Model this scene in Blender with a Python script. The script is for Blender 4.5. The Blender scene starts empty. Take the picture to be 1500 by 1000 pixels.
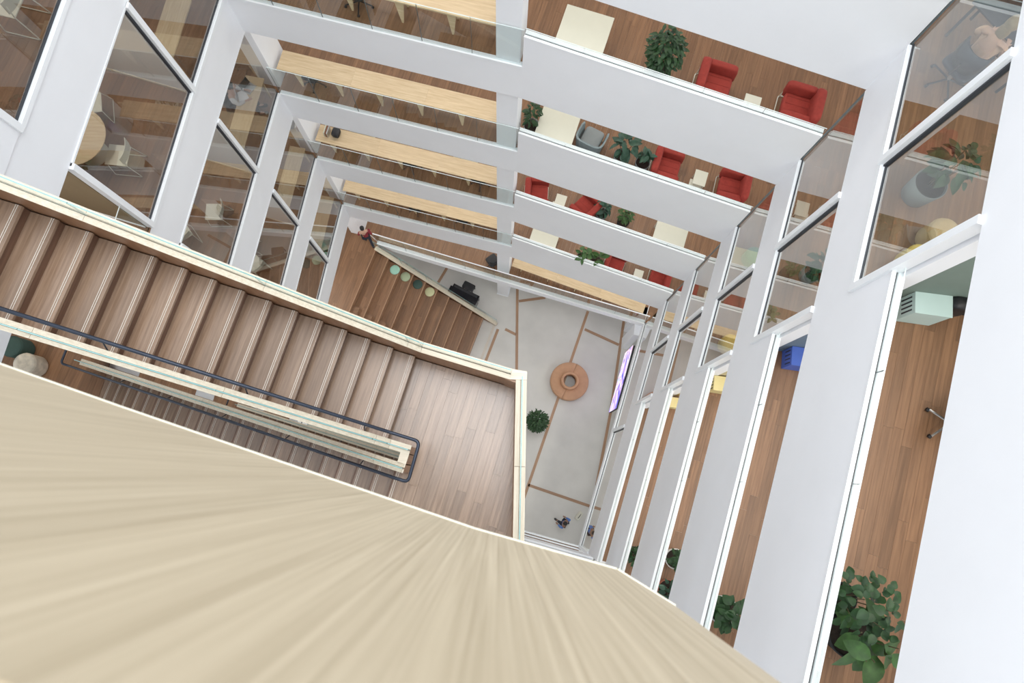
import bpy, bmesh, math, random
from mathutils import Vector, Matrix
random.seed(7)
C = bpy.context.scene.collection
H = 3.9                                   # storey height
ZC = 8.35 * H                             # eye height above the ground floor
def FL(k): return ZC - (3.398 + k - 1) * H    # floor level k (higher number = lower storey)

# ------------------------------------------------------------------ camera, sky, lights, exposure
cam_d = bpy.data.cameras.new('camera'); cam = bpy.data.objects.new('camera', cam_d); C.objects.link(cam)
R = Matrix(((0.9998045517551776, -0.0038502025850657346, -0.019391602040119544),
            (0.0, 0.9808532292457279, -0.19474840866673923),
            (0.019770136307785423, 0.19471034543208338, 0.9806615232036435)))
cam.matrix_world = Matrix.Translation((0, 0, ZC)) @ R.to_4x4()
cam_d.lens = 24; cam_d.sensor_width = 36; cam_d.clip_start = 0.02; cam_d.clip_end = 300
cam_d.dof.use_dof = True; cam_d.dof.focus_distance = 11.0; cam_d.dof.aperture_fstop = 5.6
bpy.context.scene.camera = cam
world = bpy.data.worlds.new('sky'); bpy.context.scene.world = world; world.use_nodes = True
bg = world.node_tree.nodes['Background']; bg.inputs[0].default_value = (0.90, 0.95, 1.0, 1); bg.inputs[1].default_value = 1.0
def area(name, loc, size, power, rot=(0, 0, 0), col=(1, 1, 1), sy=None):
    l = bpy.data.lights.new(name, 'AREA'); l.size = size; l.energy = power; l.color = col
    if sy: l.shape = 'RECTANGLE'; l.size_y = sy
    o = bpy.data.objects.new(name, l); C.objects.link(o); o.location = loc; o.rotation_euler = rot; return o
rl = area('roof_daylight', (1.0, 4.0, ZC + 6.5), 9, 620, col=(0.98, 0.99, 1.0), sy=10); rl.data.spread = math.radians(120)
for _k in range(0, 7):                      # added unseen fill strips brightening gallery floors, one row per side and storey
    _z = FL(_k - 1) - .42 if _k < 6 else FL(5) - .45
    _w = 1.0 if _k < 6 else .0
    if _w:
        area('gallery_fill', (-2.4, 11.5, _z), 6.5, 50, (0, 0, math.radians(-14)), (1, .95, .87), .5)
        area('gallery_fill', (4.0, 9.4, _z), 6.0, 50, (0, 0, math.radians(-19.8)), (1, .95, .87), .5)
        area('gallery_fill', (6.6, 1.4, _z), 8.5, 120, (0, 0, math.radians(72.4)), (1, .96, .88), .5)
        area('gallery_fill', (-8.6, 6.2, _z), 6.0, 75, (0, 0, math.radians(79)), (1, .95, .87), .5)
vs = bpy.context.scene.view_settings
vs.view_transform = 'Standard'; vs.look = 'None'; vs.gamma = 1; vs.use_curve_mapping = False; vs.exposure = 0.46
bpy.context.scene.cycles.diffuse_bounces = 7; bpy.context.scene.cycles.max_bounces = 16; bpy.context.scene.cycles.transparent_max_bounces = 24

# ------------------------------------------------------------------ materials
def mat(name, col, rough=.6, metal=0, spec=.5, emit=None):
    m = bpy.data.materials.new(name); m.use_nodes = True; b = m.node_tree.nodes['Principled BSDF']
    b.inputs['Base Color'].default_value = (*col, 1); b.inputs['Roughness'].default_value = rough
    b.inputs['Metallic'].default_value = metal; b.inputs['Specular IOR Level'].default_value = spec
    if emit: b.inputs['Emission Color'].default_value = (*emit[0], 1); b.inputs['Emission Strength'].default_value = emit[1]
    return m
def N(m, t, **kw):
    n = m.node_tree.nodes.new(t)
    for k, v in kw.items(): setattr(n, k, v)
    return n
def noisy(name, col, rough=.6, var=.06, scale=4, bump=0, **kw):
    """plain coloured material with faint procedural variation"""
    m = mat(name, col, rough, **kw); nt = m.node_tree; b = nt.nodes['Principled BSDF']
    tc = N(m, 'ShaderNodeTexCoord'); no = N(m, 'ShaderNodeTexNoise'); no.inputs['Scale'].default_value = scale; no.inputs['Detail'].default_value = 4
    nt.links.new(tc.outputs['Object'], no.inputs['Vector'])
    rp = N(m, 'ShaderNodeValToRGB'); nt.links.new(no.outputs['Fac'], rp.inputs['Fac'])
    rp.color_ramp.elements[0].position = .3; rp.color_ramp.elements[1].position = .7
    rp.color_ramp.elements[0].color = (*[c * (1 - var) for c in col], 1); rp.color_ramp.elements[1].color = (*[min(1, c * (1 + var)) for c in col], 1)
    nt.links.new(rp.outputs['Color'], b.inputs['Base Color'])
    if bump:
        bp = N(m, 'ShaderNodeBump'); bp.inputs['Strength'].default_value = bump; bp.inputs['Distance'].default_value = .01
        nt.links.new(no.outputs['Fac'], bp.inputs['Height']); nt.links.new(bp.outputs['Normal'], b.inputs['Normal'])
    return m
def wood(name, cols, rough=.45, axis=0, stretch=16, scale=1.6, island=1.0, coords='Object'):
    """grain along the object's local axis; tone differs from piece to piece"""
    m = mat(name, cols[0], rough); nt = m.node_tree; L = nt.links.new; b = nt.nodes['Principled BSDF']
    tc = N(m, 'ShaderNodeTexCoord'); mp = N(m, 'ShaderNodeMapping'); oi = N(m, 'ShaderNodeObjectInfo'); ge = N(m, 'ShaderNodeNewGeometry')
    ad = N(m, 'ShaderNodeMath', operation='ADD'); L(oi.outputs['Random'], ad.inputs[0]); L(ge.outputs['Random Per Island'], ad.inputs[1])
    fr = N(m, 'ShaderNodeMath', operation='FRACT'); L(ad.outputs[0], fr.inputs[0])
    cx = N(m, 'ShaderNodeCombineXYZ'); ml = N(m, 'ShaderNodeMath', operation='MULTIPLY'); L(fr.outputs[0], ml.inputs[0]); ml.inputs[1].default_value = 37
    for i in range(3): L(ml.outputs[0], cx.inputs[i])
    sc = [stretch * scale] * 3; sc[axis] = scale
    mp.inputs['Scale'].default_value = sc; L(tc.outputs[coords], mp.inputs['Vector']); L(cx.outputs[0], mp.inputs['Location'])
    n1 = N(m, 'ShaderNodeTexNoise'); n1.inputs['Scale'].default_value = 1; n1.inputs['Detail'].default_value = 6; n1.inputs['Roughness'].default_value = .65
    L(mp.outputs[0], n1.inputs['Vector'])
    rp = N(m, 'ShaderNodeValToRGB'); L(n1.outputs['Fac'], rp.inputs['Fac']); e = rp.color_ramp.elements
    e[0].position = .3; e[1].position = .72; e[0].color = (*cols[0], 1); e[1].color = (*cols[1], 1)
    hs = N(m, 'ShaderNodeHueSaturation'); L(rp.outputs['Color'], hs.inputs['Color'])
    mr = N(m, 'ShaderNodeMapRange'); L(fr.outputs[0], mr.inputs['Value']); mr.inputs['To Min'].default_value = 1 - .22 * island; mr.inputs['To Max'].default_value = 1 + .2 * island
    L(mr.outputs[0], hs.inputs['Value']); L(hs.outputs['Color'], b.inputs['Base Color'])
    bp = N(m, 'ShaderNodeBump'); bp.inputs['Strength'].default_value = .12; bp.inputs['Distance'].default_value = .004
    L(n1.outputs['Fac'], bp.inputs['Height']); L(bp.outputs['Normal'], b.inputs['Normal'])
    return m
def glass_mat(name, tint, ior=1.5, boost=1.0):
    m = bpy.data.materials.new(name); m.use_nodes = True; nt = m.node_tree; nt.nodes.clear(); L = nt.links.new
    o = N(m, 'ShaderNodeOutputMaterial'); mx = N(m, 'ShaderNodeMixShader'); tr = N(m, 'ShaderNodeBsdfTransparent'); gl = N(m, 'ShaderNodeBsdfGlossy'); fr = N(m, 'ShaderNodeFresnel')
    no = N(m, 'ShaderNodeTexNoise'); no.inputs['Scale'].default_value = .4
    mr = N(m, 'ShaderNodeMapRange'); L(no.outputs['Fac'], mr.inputs['Value']); mr.inputs['To Min'].default_value = ior - .01; mr.inputs['To Max'].default_value = ior + .01
    L(mr.outputs[0], fr.inputs['IOR'])
    mm = N(m, 'ShaderNodeMath', operation='MULTIPLY'); mm.inputs[1].default_value = boost; mm.use_clamp = True; L(fr.outputs[0], mm.inputs[0])
    ge = N(m, 'ShaderNodeNewGeometry'); iv = N(m, 'ShaderNodeMath', operation='SUBTRACT'); iv.inputs[0].default_value = 1; L(ge.outputs['Backfacing'], iv.inputs[1])
    m2 = N(m, 'ShaderNodeMath', operation='MULTIPLY'); L(mm.outputs[0], m2.inputs[0]); L(iv.outputs[0], m2.inputs[1]); mm = m2
    tr.inputs[0].default_value = (*tint, 1); gl.inputs['Roughness'].default_value = 0.0; gl.inputs['Color'].default_value = (.95, .97, .97, 1)
    L(mm.outputs[0], mx.inputs[0]); L(tr.outputs[0], mx.inputs[1]); L(gl.outputs[0], mx.inputs[2]); L(mx.outputs[0], o.inputs[0])
    return m
M = {
 'white': noisy('white_plaster', (.85, .86, .885), .65, .012, 1.5),
 'white_frame': noisy('white_metal_frame', (.86, .88, .90), .35, .01, 3),
 'ceiling': noisy('white_ceiling', (.78, .78, .77), .8, .01),
 'seal': noisy('dark_seal', (.03, .035, .045), .5, .1),
 'floor': wood('brown_bamboo_floor', ((.17, .085, .042), (.31, .165, .085)), .42, 0, 22, 1.1, .75),
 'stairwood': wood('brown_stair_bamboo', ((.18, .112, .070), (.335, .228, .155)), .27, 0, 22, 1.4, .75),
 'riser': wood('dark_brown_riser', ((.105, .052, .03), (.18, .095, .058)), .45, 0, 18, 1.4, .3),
 'redwood': wood('brown_parapet_bamboo', ((.24, .12, .062), (.36, .20, .11)), .4, 2, 18, 1.4, .3),
 'oak': wood('pale_bamboo', ((.55, .46, .34), (.74, .66, .53)), .45, 0, 22, 2.2, .15),
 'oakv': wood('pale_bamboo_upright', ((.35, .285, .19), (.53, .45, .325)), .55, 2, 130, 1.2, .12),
 'oakdesk': wood('pale_oak_desk', ((.58, .42, .24), (.78, .62, .41)), .45, 0, 14, 1.6, .3),
 'strip': noisy('pale_nosing_insert', (.62, .56, .49), .5, .05, 20),
 'stone': noisy('polished_concrete', (.63, .61, .575), .4, .06, .9),
 'floorstrip': wood('wood_inlay', ((.33, .19, .11), (.46, .28, .17)), .45, 0, 16, 1.5, .4),
 'glass': glass_mat('clear_glass', (.95, .975, .97), 1.45, 1.3),
 'window': glass_mat('window_glass', (.90, .92, .90), 1.5, 1.9),
 'windowdark': glass_mat('window_glass_tinted', (.80, .80, .79), 1.5, 1.9),
 'joint': noisy('dark_glass_joint', (.12, .15, .16), .4, .05, 8),
 'edgepale': noisy('pale_glass_edge', (.66, .74, .74), .25, .03, 8),
 'edge': noisy('green_glass_edge', (.20, .38, .37), .2, .1, 8),
 'metal': noisy('dark_blue_grey_metal', (.035, .042, .06), .35, .1, 10, metal=.6),
 'chrome': noisy('brushed_steel', (.62, .62, .62), .3, .05, 10, metal=.9),
 'red': noisy('red_wool', (.30, .035, .024), .85, .12, 12, .3),
 'reddark': noisy('red_wool_seat', (.24, .028, .02), .85, .12, 14, .3),  # slightly darker red wool for the quilting lines
 'grey': noisy('blue_grey_felt', (.22, .27, .28), .85, .1, 12, .3),
 'tabletop': noisy('cream_laminate', (.66, .65, .54), .4, .015),
 'leaf': noisy('dark_green_leaf', (.017, .058, .013), .5, .35, 9),
 'leaf2': noisy('mid_green_leaf', (.04, .105, .02), .5, .35, 9),
 'bluegreenleaf': noisy('blue_green_leaf', (.022, .07, .04), .42, .3, 9),
 'leafred': noisy('dark_purple_leaf', (.05, .025, .025), .4, .3, 9),
 'stem': noisy('plant_stem', (.12, .10, .05), .7, .1),
 'soil': noisy('potting_soil', (.03, .02, .014), .95, .3, 30, .5),
 'potwhite': noisy('white_glazed_pot', (.72, .70, .66), .35, .02),
 'potgrey': noisy('grey_ceramic_pot', (.24, .26, .26), .6, .05),
 'potblack': noisy('black_basket_pot', (.02, .02, .02), .7, .2, 20),
 'terracotta': noisy('terracotta', (.36, .13, .08), .8, .1, 15),
 'black': noisy('black_plastic', (.014, .014, .017), .45, .2, 9),
 'blackgloss': noisy('black_lacquer', (.008, .008, .012), .12, .1),
 'cork': noisy('tan_leather', (.52, .29, .17), .65, .05, 6),
 'corkdark': noisy('tan_leather_seam', (.28, .13, .07), .7, .05, 6),
 'mint': noisy('mint_lacquer', (.53, .68, .65), .45, .02), 'blue': noisy('blue_lacquer', (.06, .13, .50), .45, .04),
 'yellow': noisy('pale_yellow_lacquer', (.76, .66, .33), .45, .03), 'ochre': noisy('ochre_lacquer', (.62, .48, .20), .45, .04),
 'greenwall': noisy('grey_green_paint', (.17, .22, .19), .8, .03), 'bluewall': noisy('slate_blue_paint', (.13, .18, .24), .8, .03),
 'yellowwall': noisy('sand_paint', (.55, .48, .30), .8, .03), 'brownwall': noisy('tan_brown_paint', (.24, .17, .09), .8, .05),
 'padmint': noisy('mint_felt', (.36, .62, .50), .9, .06, 20), 'padsage': noisy('sage_felt', (.40, .47, .31), .9, .06, 20),
 'padgreen': noisy('dark_green_felt', (.055, .10, .085), .9, .06, 20), 'padyellow': noisy('pale_yellow_felt', (.66, .67, .40), .9, .06, 20),
 'skin': noisy('skin', (.55, .33, .24), .55, .04, 20), 'skin2': noisy('skin_darker', (.30, .16, .10), .55, .04, 20),
 'hairblond': noisy('dark_blond_hair', (.28, .21, .12), .6, .2, 60), 'hairblack': noisy('black_hair', (.012, .01, .01), .5, .2, 60),
 'peach': noisy('peach_cloth', (.66, .42, .29), .85, .07, 14), 'bluecloth': noisy('blue_cloth', (.10, .21, .52), .85, .08, 14),
 'whitecloth': noisy('white_cloth', (.68, .68, .70), .85, .05, 14), 'darkcloth': noisy('dark_trousers', (.02, .022, .035), .85, .1, 14), 'redcloth': noisy('dark_red_cloth', (.22, .02, .03), .85, .1, 14),
 'chairwhite': noisy('cream_shell', (.68, .66, .56), .5, .02), 'pufgreen': noisy('green_wool', (.06, .22, .12), .9, .08, 16),
 'pufyellow': noisy('mustard_wool', (.70, .50, .12), .9, .06, 16), 'pufcork': noisy('beige_wool', (.55, .40, .22), .9, .06, 16),
 'marble': noisy('veined_marble', (.60, .54, .44), .35, .25, 9),
}
sm = bpy.data.materials.new('led_picture'); sm.use_nodes = True; _b = sm.node_tree.nodes['Principled BSDF']; M['screen'] = sm
_tc = N(sm, 'ShaderNodeTexCoord'); _no = N(sm, 'ShaderNodeTexNoise'); _no.inputs['Scale'].default_value = 1.1; _no.inputs['Distortion'].default_value = 1.6
_rp = N(sm, 'ShaderNodeValToRGB'); sm.node_tree.links.new(_tc.outputs['Object'], _no.inputs['Vector']); sm.node_tree.links.new(_no.outputs['Fac'], _rp.inputs['Fac'])
_e = _rp.color_ramp.elements; _e[0].position = .30; _e[0].color = (.10, .12, .65, 1); _e[1].position = .72; _e[1].color = (.80, .85, .95, 1)
for _p, _c in ((.40, (.45, .28, .85, 1)), (.47, (.85, .72, .98, 1)), (.53, (.95, .9, 1, 1)), (.57, (.85, .25, .5, 1)), (.62, (.45, .62, .95, 1))):
    _x = _e.new(_p); _x.color = _c
sm.node_tree.links.new(_rp.outputs['Color'], _b.inputs['Emission Color']); _b.inputs['Emission Strength'].default_value = .9; _b.inputs['Base Color'].default_value = (.02, .02, .03, 1)

M['stairwood'].node_tree.nodes['Principled BSDF'].inputs['Specular IOR Level'].default_value = .8
# ------------------------------------------------------------------ builders
def link(name, me, m=None, parent=None):
    o = bpy.data.objects.new(name, me); C.objects.link(o)
    if m is not None:
        for x in (m if isinstance(m, (list, tuple)) else [m]):
            me.materials.append(M[x] if isinstance(x, str) else x)
    if parent is not None: o.parent = parent
    return o
def obj(name, bm, m, parent=None, smooth=False):
    bmesh.ops.recalc_face_normals(bm, faces=bm.faces)
    me = bpy.data.meshes.new(name); bm.to_mesh(me); bm.free()
    if smooth:
        for p in me.polygons: p.use_smooth = True
    return link(name, me, m, parent)
def tag(o, label=None, cat=None, group=None, kind=None):
    if label: o['label'] = label
    if cat: o['category'] = cat
    if group: o['group'] = group
    if kind: o['kind'] = kind
    return o
def thing(name, label, cat, loc=(0, 0, 0), rz=0, group=None):
    o = bpy.data.objects.new(name, None); C.objects.link(o); o.empty_display_size = .2
    o.location = loc; o.rotation_euler = (0, 0, rz); return tag(o, label, cat, group)
def dup(root, loc, rz, label, group=None):
    def cp(o, par):
        c = o.copy(); C.objects.link(c)
        if par is not None: c.parent = par
        for ch in o.children: cp(ch, c)
        return c
    r = cp(root, None); r.location = loc; r.rotation_euler = (0, 0, rz); r['label'] = label
    if group: r['group'] = group
    elif 'group' in r.keys(): del r['group']
    return r
def bx(bm, c, s, rz=0, rx=0, ry=0, bev=0, mi=0):
    g = bmesh.ops.create_cube(bm, size=1)['verts']
    mtx = Matrix.Translation(c) @ Matrix.Rotation(rz, 4, 'Z') @ Matrix.Rotation(ry, 4, 'Y') @ Matrix.Rotation(rx, 4, 'X') @ Matrix.Diagonal((*s, 1))
    bmesh.ops.transform(bm, matrix=mtx, verts=g)
    fs = list({f for v in g for f in v.link_faces})
    for f in fs: f.material_index = mi
    if bev:
        es = list({e for v in g for e in v.link_edges})
        bmesh.ops.bevel(bm, geom=es, offset=bev, segments=2, affect='EDGES', profile=.6)
    return bm
def box(name, c, s, m, parent=None, rz=0, rx=0, ry=0, bev=0):
    return obj(name, bx(bmesh.new(), c, s, rz, rx, ry, bev), m, parent)
def area2(p): return .5 * sum(p[i][0] * p[(i + 1) % len(p)][1] - p[(i + 1) % len(p)][0] * p[i][1] for i in range(len(p)))
def addprism(bm, pts, z0, z1, mi=0):
    """pts: 2D polygon; z0/z1 numbers or lists per vertex"""
    n = len(pts); a = z0 if isinstance(z0, (list, tuple)) else [z0] * n; b = z1 if isinstance(z1, (list, tuple)) else [z1] * n
    lo = [bm.verts.new((p[0], p[1], a[i])) for i, p in enumerate(pts)]; hi = [bm.verts.new((p[0], p[1], b[i])) for i, p in enumerate(pts)]
    fs = [bm.faces.new(lo[::-1]), bm.faces.new(hi)] + [bm.faces.new((lo[i], lo[(i + 1) % n], hi[(i + 1) % n], hi[i])) for i in range(n)]
    for f in fs: f.material_index = mi
    return bm
def prism(name, pts, z0, z1, m, parent=None): return obj(name, addprism(bmesh.new(), pts, z0, z1), m, parent)
def ring(name, outer, hole, z0, z1, m, parent=None):
    bm = bmesh.new(); es = []
    for loop in (outer, hole):
        vs_ = [bm.verts.new((x, y, z0)) for x, y in loop]
        es += [bm.edges.new((vs_[i], vs_[(i + 1) % len(vs_)])) for i in range(len(vs_))]
    bmesh.ops.triangle_fill(bm, edges=es, use_beauty=True)
    r = bmesh.ops.extrude_face_region(bm, geom=list(bm.faces))
    bmesh.ops.translate(bm, vec=(0, 0, z1 - z0), verts=[v for v in r['geom'] if isinstance(v, bmesh.types.BMVert)])
    return obj(name, bm, m, parent)
def tube(bm, pts, r, seg=8, closed=False):
    pts = [Vector(p) for p in pts]; rings = []
    n = len(pts)
    for i, p in enumerate(pts):
        a = pts[i - 1] if (i > 0 or closed) else p; b = pts[(i + 1) % n] if (i < n - 1 or closed) else p
        t = (b - a).normalized(); up = Vector((0, 0, 1)) if abs(t.z) < .9 else Vector((1, 0, 0))
        s = t.cross(up).normalized(); w = s.cross(t)
        k = 1.0
        if (0 < i < n - 1 or closed):
            c = (p - a).normalized().dot(t); k = 1 / max(.6, c)
        rings.append([bm.verts.new(p + (s * math.cos(2 * math.pi * j / seg) + w * math.sin(2 * math.pi * j / seg)) * r * (k if True else 1)) for j in range(seg)])
    m_ = n if closed else n - 1
    for i in range(m_):
        A, B = rings[i], rings[(i + 1) % n]
        for j in range(seg): bm.faces.new((A[j], A[(j + 1) % seg], B[(j + 1) % seg], B[j]))
    if not closed: bm.faces.new(rings[0][::-1]); bm.faces.new(rings[-1])
    return bm
def round_path(pts, r, seg=5, closed=False):
    out = []; n = len(pts); P_ = [Vector(p) for p in pts]
    for i, p in enumerate(P_):
        if not closed and i in (0, n - 1): out.append(p); continue
        a = (P_[i - 1] - p); b = (P_[(i + 1) % n] - p); k = min(r, a.length * .45, b.length * .45)
        A = p + a.normalized() * k; B = p + b.normalized() * k
        for s in range(seg + 1):
            t = s / seg; out.append(A * (1 - t) ** 2 + p * 2 * t * (1 - t) + B * t * t)
    return out
def lathe(bm, prof, c=(0, 0, 0), seg=20, mi=0):
    rs = [[bm.verts.new((c[0] + r * math.cos(2 * math.pi * j / seg), c[1] + r * math.sin(2 * math.pi * j / seg), c[2] + z)) for j in range(seg)] for r, z in prof]
    for A, B in zip(rs, rs[1:]):
        for j in range(seg): bm.faces.new((A[j], A[(j + 1) % seg], B[(j + 1) % seg], B[j])).material_index = mi
    bm.faces.new(rs[0][::-1]).material_index = mi; bm.faces.new(rs[-1]).material_index = mi
    return bm
def cushion(bm, c, s, rz=0, rx=0, ry=0, e=.35, nu=14, nv=9):
    """puffy superellipsoid cushion"""
    f = lambda w: math.copysign(abs(w) ** e, w)
    mtx = Matrix.Translation(c) @ Matrix.Rotation(rz, 4, 'Z') @ Matrix.Rotation(ry, 4, 'Y') @ Matrix.Rotation(rx, 4, 'X')
    rows = []
    for i in range(nv + 1):
        b = -math.pi / 2 + math.pi * i / nv
        if i in (0, nv): rows.append([bm.verts.new(mtx @ Vector((0, 0, math.copysign(s[2] / 2, b))))]); continue
        cb, sb = f(math.cos(b)), f(math.sin(b))
        rows.append([bm.verts.new(mtx @ Vector((s[0] / 2 * cb * f(math.cos(2 * math.pi * (j + .5) / nu)), s[1] / 2 * cb * f(math.sin(2 * math.pi * (j + .5) / nu)), s[2] / 2 * sb))) for j in range(nu)])
    for A, B in zip(rows, rows[1:]):
        for j in range(nu):
            if len(A) == 1: bm.faces.new((A[0], B[(j + 1) % nu], B[j]))
            elif len(B) == 1: bm.faces.new((A[j], A[(j + 1) % nu], B[0]))
            else: bm.faces.new((A[j], A[(j + 1) % nu], B[(j + 1) % nu], B[j]))
    return bm
def clip(poly, cpoly):
    """Sutherland-Hodgman against a convex CCW polygon"""
    out = poly
    for i in range(len(cpoly)):
        a, b = cpoly[i], cpoly[(i + 1) % len(cpoly)]; inp, out = out, []
        side = lambda p: (b[0] - a[0]) * (p[1] - a[1]) - (b[1] - a[1]) * (p[0] - a[0])
        for j in range(len(inp)):
            p, q = inp[j], inp[(j + 1) % len(inp)]; sp, sq = side(p), side(q)
            if sp >= 0: out.append(p)
            if (sp >= 0) != (sq >= 0):
                t = sp / (sp - sq); out.append((p[0] + t * (q[0] - p[0]), p[1] + t * (q[1] - p[1])))
        if not out: return []
    return out
def planks(parent, polys, ang, zt, m, width=.14, length=1.9, th=.012, single=True, name='plank', gap=.0009, seed=1):
    rnd = random.Random(seed); ca, sa = math.cos(ang), math.sin(ang); n = 0
    acc = bmesh.new()
    for poly in polys:
        if area2(poly) < 0: poly = poly[::-1]
        loc = [(x * ca + y * sa, -x * sa + y * ca) for x, y in poly]
        x0, x1 = min(p[0] for p in loc), max(p[0] for p in loc); y0, y1 = min(p[1] for p in loc), max(p[1] for p in loc)
        y = y0
        while y < y1:
            x = x0 - rnd.random() * length
            while x < x1:
                Lx = length * rnd.uniform(.8, 1.2)
                q = [(x + gap, y + gap), (x + Lx - gap, y + gap), (x + Lx - gap, y + width - gap), (x + gap, y + width - gap)]
                q = clip(q, loc); x += Lx
                if len(q) < 3 or abs(area2(q)) < .004: continue
                if single:
                    cx = sum(p[0] for p in q) / len(q); cy = sum(p[1] for p in q) / len(q)
                    bm = addprism(bmesh.new(), [(p[0] - cx, p[1] - cy) for p in q], 0, th)
                    o = obj(name, bm, m, parent); o.location = (cx * ca - cy * sa, cx * sa + cy * ca, zt - th); o.rotation_euler = (0, 0, ang); n += 1
                else: addprism(acc, q, 0, th)
            y += width
    if not single:
        o = obj(name, acc, m, parent); o['kind'] = 'stuff'; o.location = (0, 0, zt - th); o.rotation_euler = (0, 0, ang)
    else: acc.free()
    return n
def lerp(a, b, t): return (a[0] + (b[0] - a[0]) * t, a[1] + (b[1] - a[1]) * t)
def norm2(a, b, side=1):
    dx, dy = b[0] - a[0], b[1] - a[1]; l = math.hypot(dx, dy); return (-dy / l * side, dx / l * side)
def off(p, n, d): return (p[0] + n[0] * d, p[1] + n[1] * d)
def strip(a, b, n, d0, d1): return [off(a, n, d0), off(b, n, d0), off(b, n, d1), off(a, n, d1)]
def bar(a, b, n, d0, d1, z0, z1, name, m, parent=None): return prism(name, strip(a, b, n, d0, d1), z0, z1, m, parent)
def glass_run(a, b, n, d, z0, z1, parent, L=1.35, th=.02, m='glass'):
    """a row of glass panels with green edges standing along a-b"""
    tot = math.dist(a, b); k = max(1, round(tot / L))
    for i in range(k):
        p, q = lerp(a, b, i / k + .004 / tot), lerp(a, b, (i + 1) / k - .004 / tot)
        bm = bmesh.new(); za = z0 if not callable(z0) else [z0(i / k), z0((i + 1) / k)] ; zb = z1 if not callable(z1) else [z1(i / k), z1((i + 1) / k)]
        ta = [za[0], za[1], za[1], za[0]] if callable(z0) else za; tb = [zb[0], zb[1], zb[1], zb[0]] if callable(z1) else zb
        addprism(bm, strip(p, q, n, d, d + th), ta, tb)
        bm.faces.ensure_lookup_table()
        for f in bm.faces:
            if f.calc_area() < math.dist(p, q) * th * 1.6: f.material_index = 1
            f.normal_update()
            if abs(f.normal.z) < .5 and f.calc_area() < (abs(za[0] - zb[0]) if isinstance(za, list) else abs(zb - za)) * th * 1.3: f.material_index = 2
        obj('glass_panel', bm, [m, 'edgepale', 'joint'], parent)

# ------------------------------------------------------------------ plan of the atrium
NW, K, NE, SE, SW = (-6.02, 10.29), (.48, 8.64), (6.31, 6.54), (3.33, -2.77), (-7.95, .33)
PO = (5.06, 2.64); EM = (5.69, 4.60)                      # post where the east glazing stops, and its middle mullion
WM1, WM2, WS = (-6.46, 8.0), (-7.02, 5.0), (-7.32, 3.42)
SW = (-7.96, .3)
OUT = [(-15, -9), (13, -9), (13, 17), (-15, 17)]
HOLE = [(-6.14, 10.43), (.50, 8.76), (6.46, 6.62), (3.39, -2.9), (-8.12, .22)]
nNL, nNR = norm2(NW, K), norm2(K, NE); nE = norm2(NE, SE); nW = norm2(NW, SW, -1); nS = norm2(SE, SW)
GRAIN = math.radians(72.4)
UP = 1.03          # solid upstand above floor
BD = 1.21          # spandrel depth below floor

# ground floor
g = prism('floor', [(-22, -16), (20, -16), (20, 24), (-22, 24)], -.3, 0, 'stone'); tag(g, 'pale polished concrete ground floor with brown wood inlay strips', kind='structure')
def inlay(a, b, w=.13):
    L_ = math.dist(a, b); o = box('inlay_strip', (0, 0, 0), (L_, w, .012), 'floorstrip', g)
    o.location = ((a[0] + b[0]) / 2, (a[1] + b[1]) / 2, .004); o.rotation_euler = (0, 0, math.atan2(b[1] - a[1], b[0] - a[0]))
for a, b in [((.91, 9.4), (.86, 4.4)), ((.98, 8.49), (2.29, 8.68)), ((.31, 7.08), (.84, 6.81)), ((4.38, 8.0), (1.2, -.95)), ((4.2, 7.09), (5.85, 6.32)),
             ((6.13, 7.5), (5.35, 3.0)), ((5.35, 3.0), (4.6, -.4)), ((1.4, -.36), (4.9, -1.54)), ((-.04, 7.08), (-1.0, 4.5)), ((-3.0, 9.42), (-2.4, 10.5)), ((.86, 4.4), (-1.4, 4.0))]:
    inlay(a, b)

# storeys
for k in range(-1, 6):
    z = FL(k)
    if k < 5: outer, hole = OUT, HOLE
    else: outer, hole = OUT, [(-5.32, 10.25), (6.46, 6.62), (3.39, -2.9), (-8.12, .22), (-7.96, 3.0)]
    f = ring('floor', outer, hole, z - .34, z - .012, 'ceiling'); tag(f, kind='structure')
    top = 1.0
    if k < 5:
        polys = [strip(NW, K, nNL, .04, 2.6), strip(K, NE, nNR, .12, 2.8), strip(NE, SE, nE, .12, 3.2), strip(SE, SW, nS, .1, .6),
                 strip(NW, WM2, nW, .06, 3.4), strip(WM2, WS, nW, .02, 3.2), strip(WS, SW, nW, -.02, 3.2)]
        polys = [p if area2(p) > 0 else p[::-1] for p in polys]
        # corner wedges
        polys += [[off(K, nNL, .1), off(K, nNR, .12), off(K, nNR, 2.8), off(K, nNL, 2.6)], [off(NE, nNR, .12), off(NE, nE, .12), off(NE, nE, 3.2), (9.7, 8.9), off(NE, nNR, 2.8)], [off(NW, nW, .1), off(NW, nNL, .1), off(NW, nNL, 2.6), (-9.0, 13.2), off(NW, nW, 3.4)]]
    else:
        polys = [strip((-5.4, 10.10), NE, norm2((-5.4, 10.1), NE), .1, 3.2), strip(NE, SE, nE, .1, 2.5),
                 [(-5.32, 10.14), (-7.94, 3.02), (-11, 3.0), (-8.5, 13)], [(-5.33, 10.2), (-8.5, 13), (-4.6, 13.2)], [off(NE, nNR, .12), off(NE, nE, .12), off(NE, nE, 2.5), (9.5, 8.9), off(NE, nNR, 3.2)], strip(SE, SW, nS, 0, .6)]
    if k == -1: polys = [strip(NE, SE, nE, .12, 2.2)]
    planks(f, polys, GRAIN, z, 'floor', width=.15 if k < 2 else .16, single=k in (0, 1), name='plank' if k in (0, 1) else 'plank_field', seed=k + 3)

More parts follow.
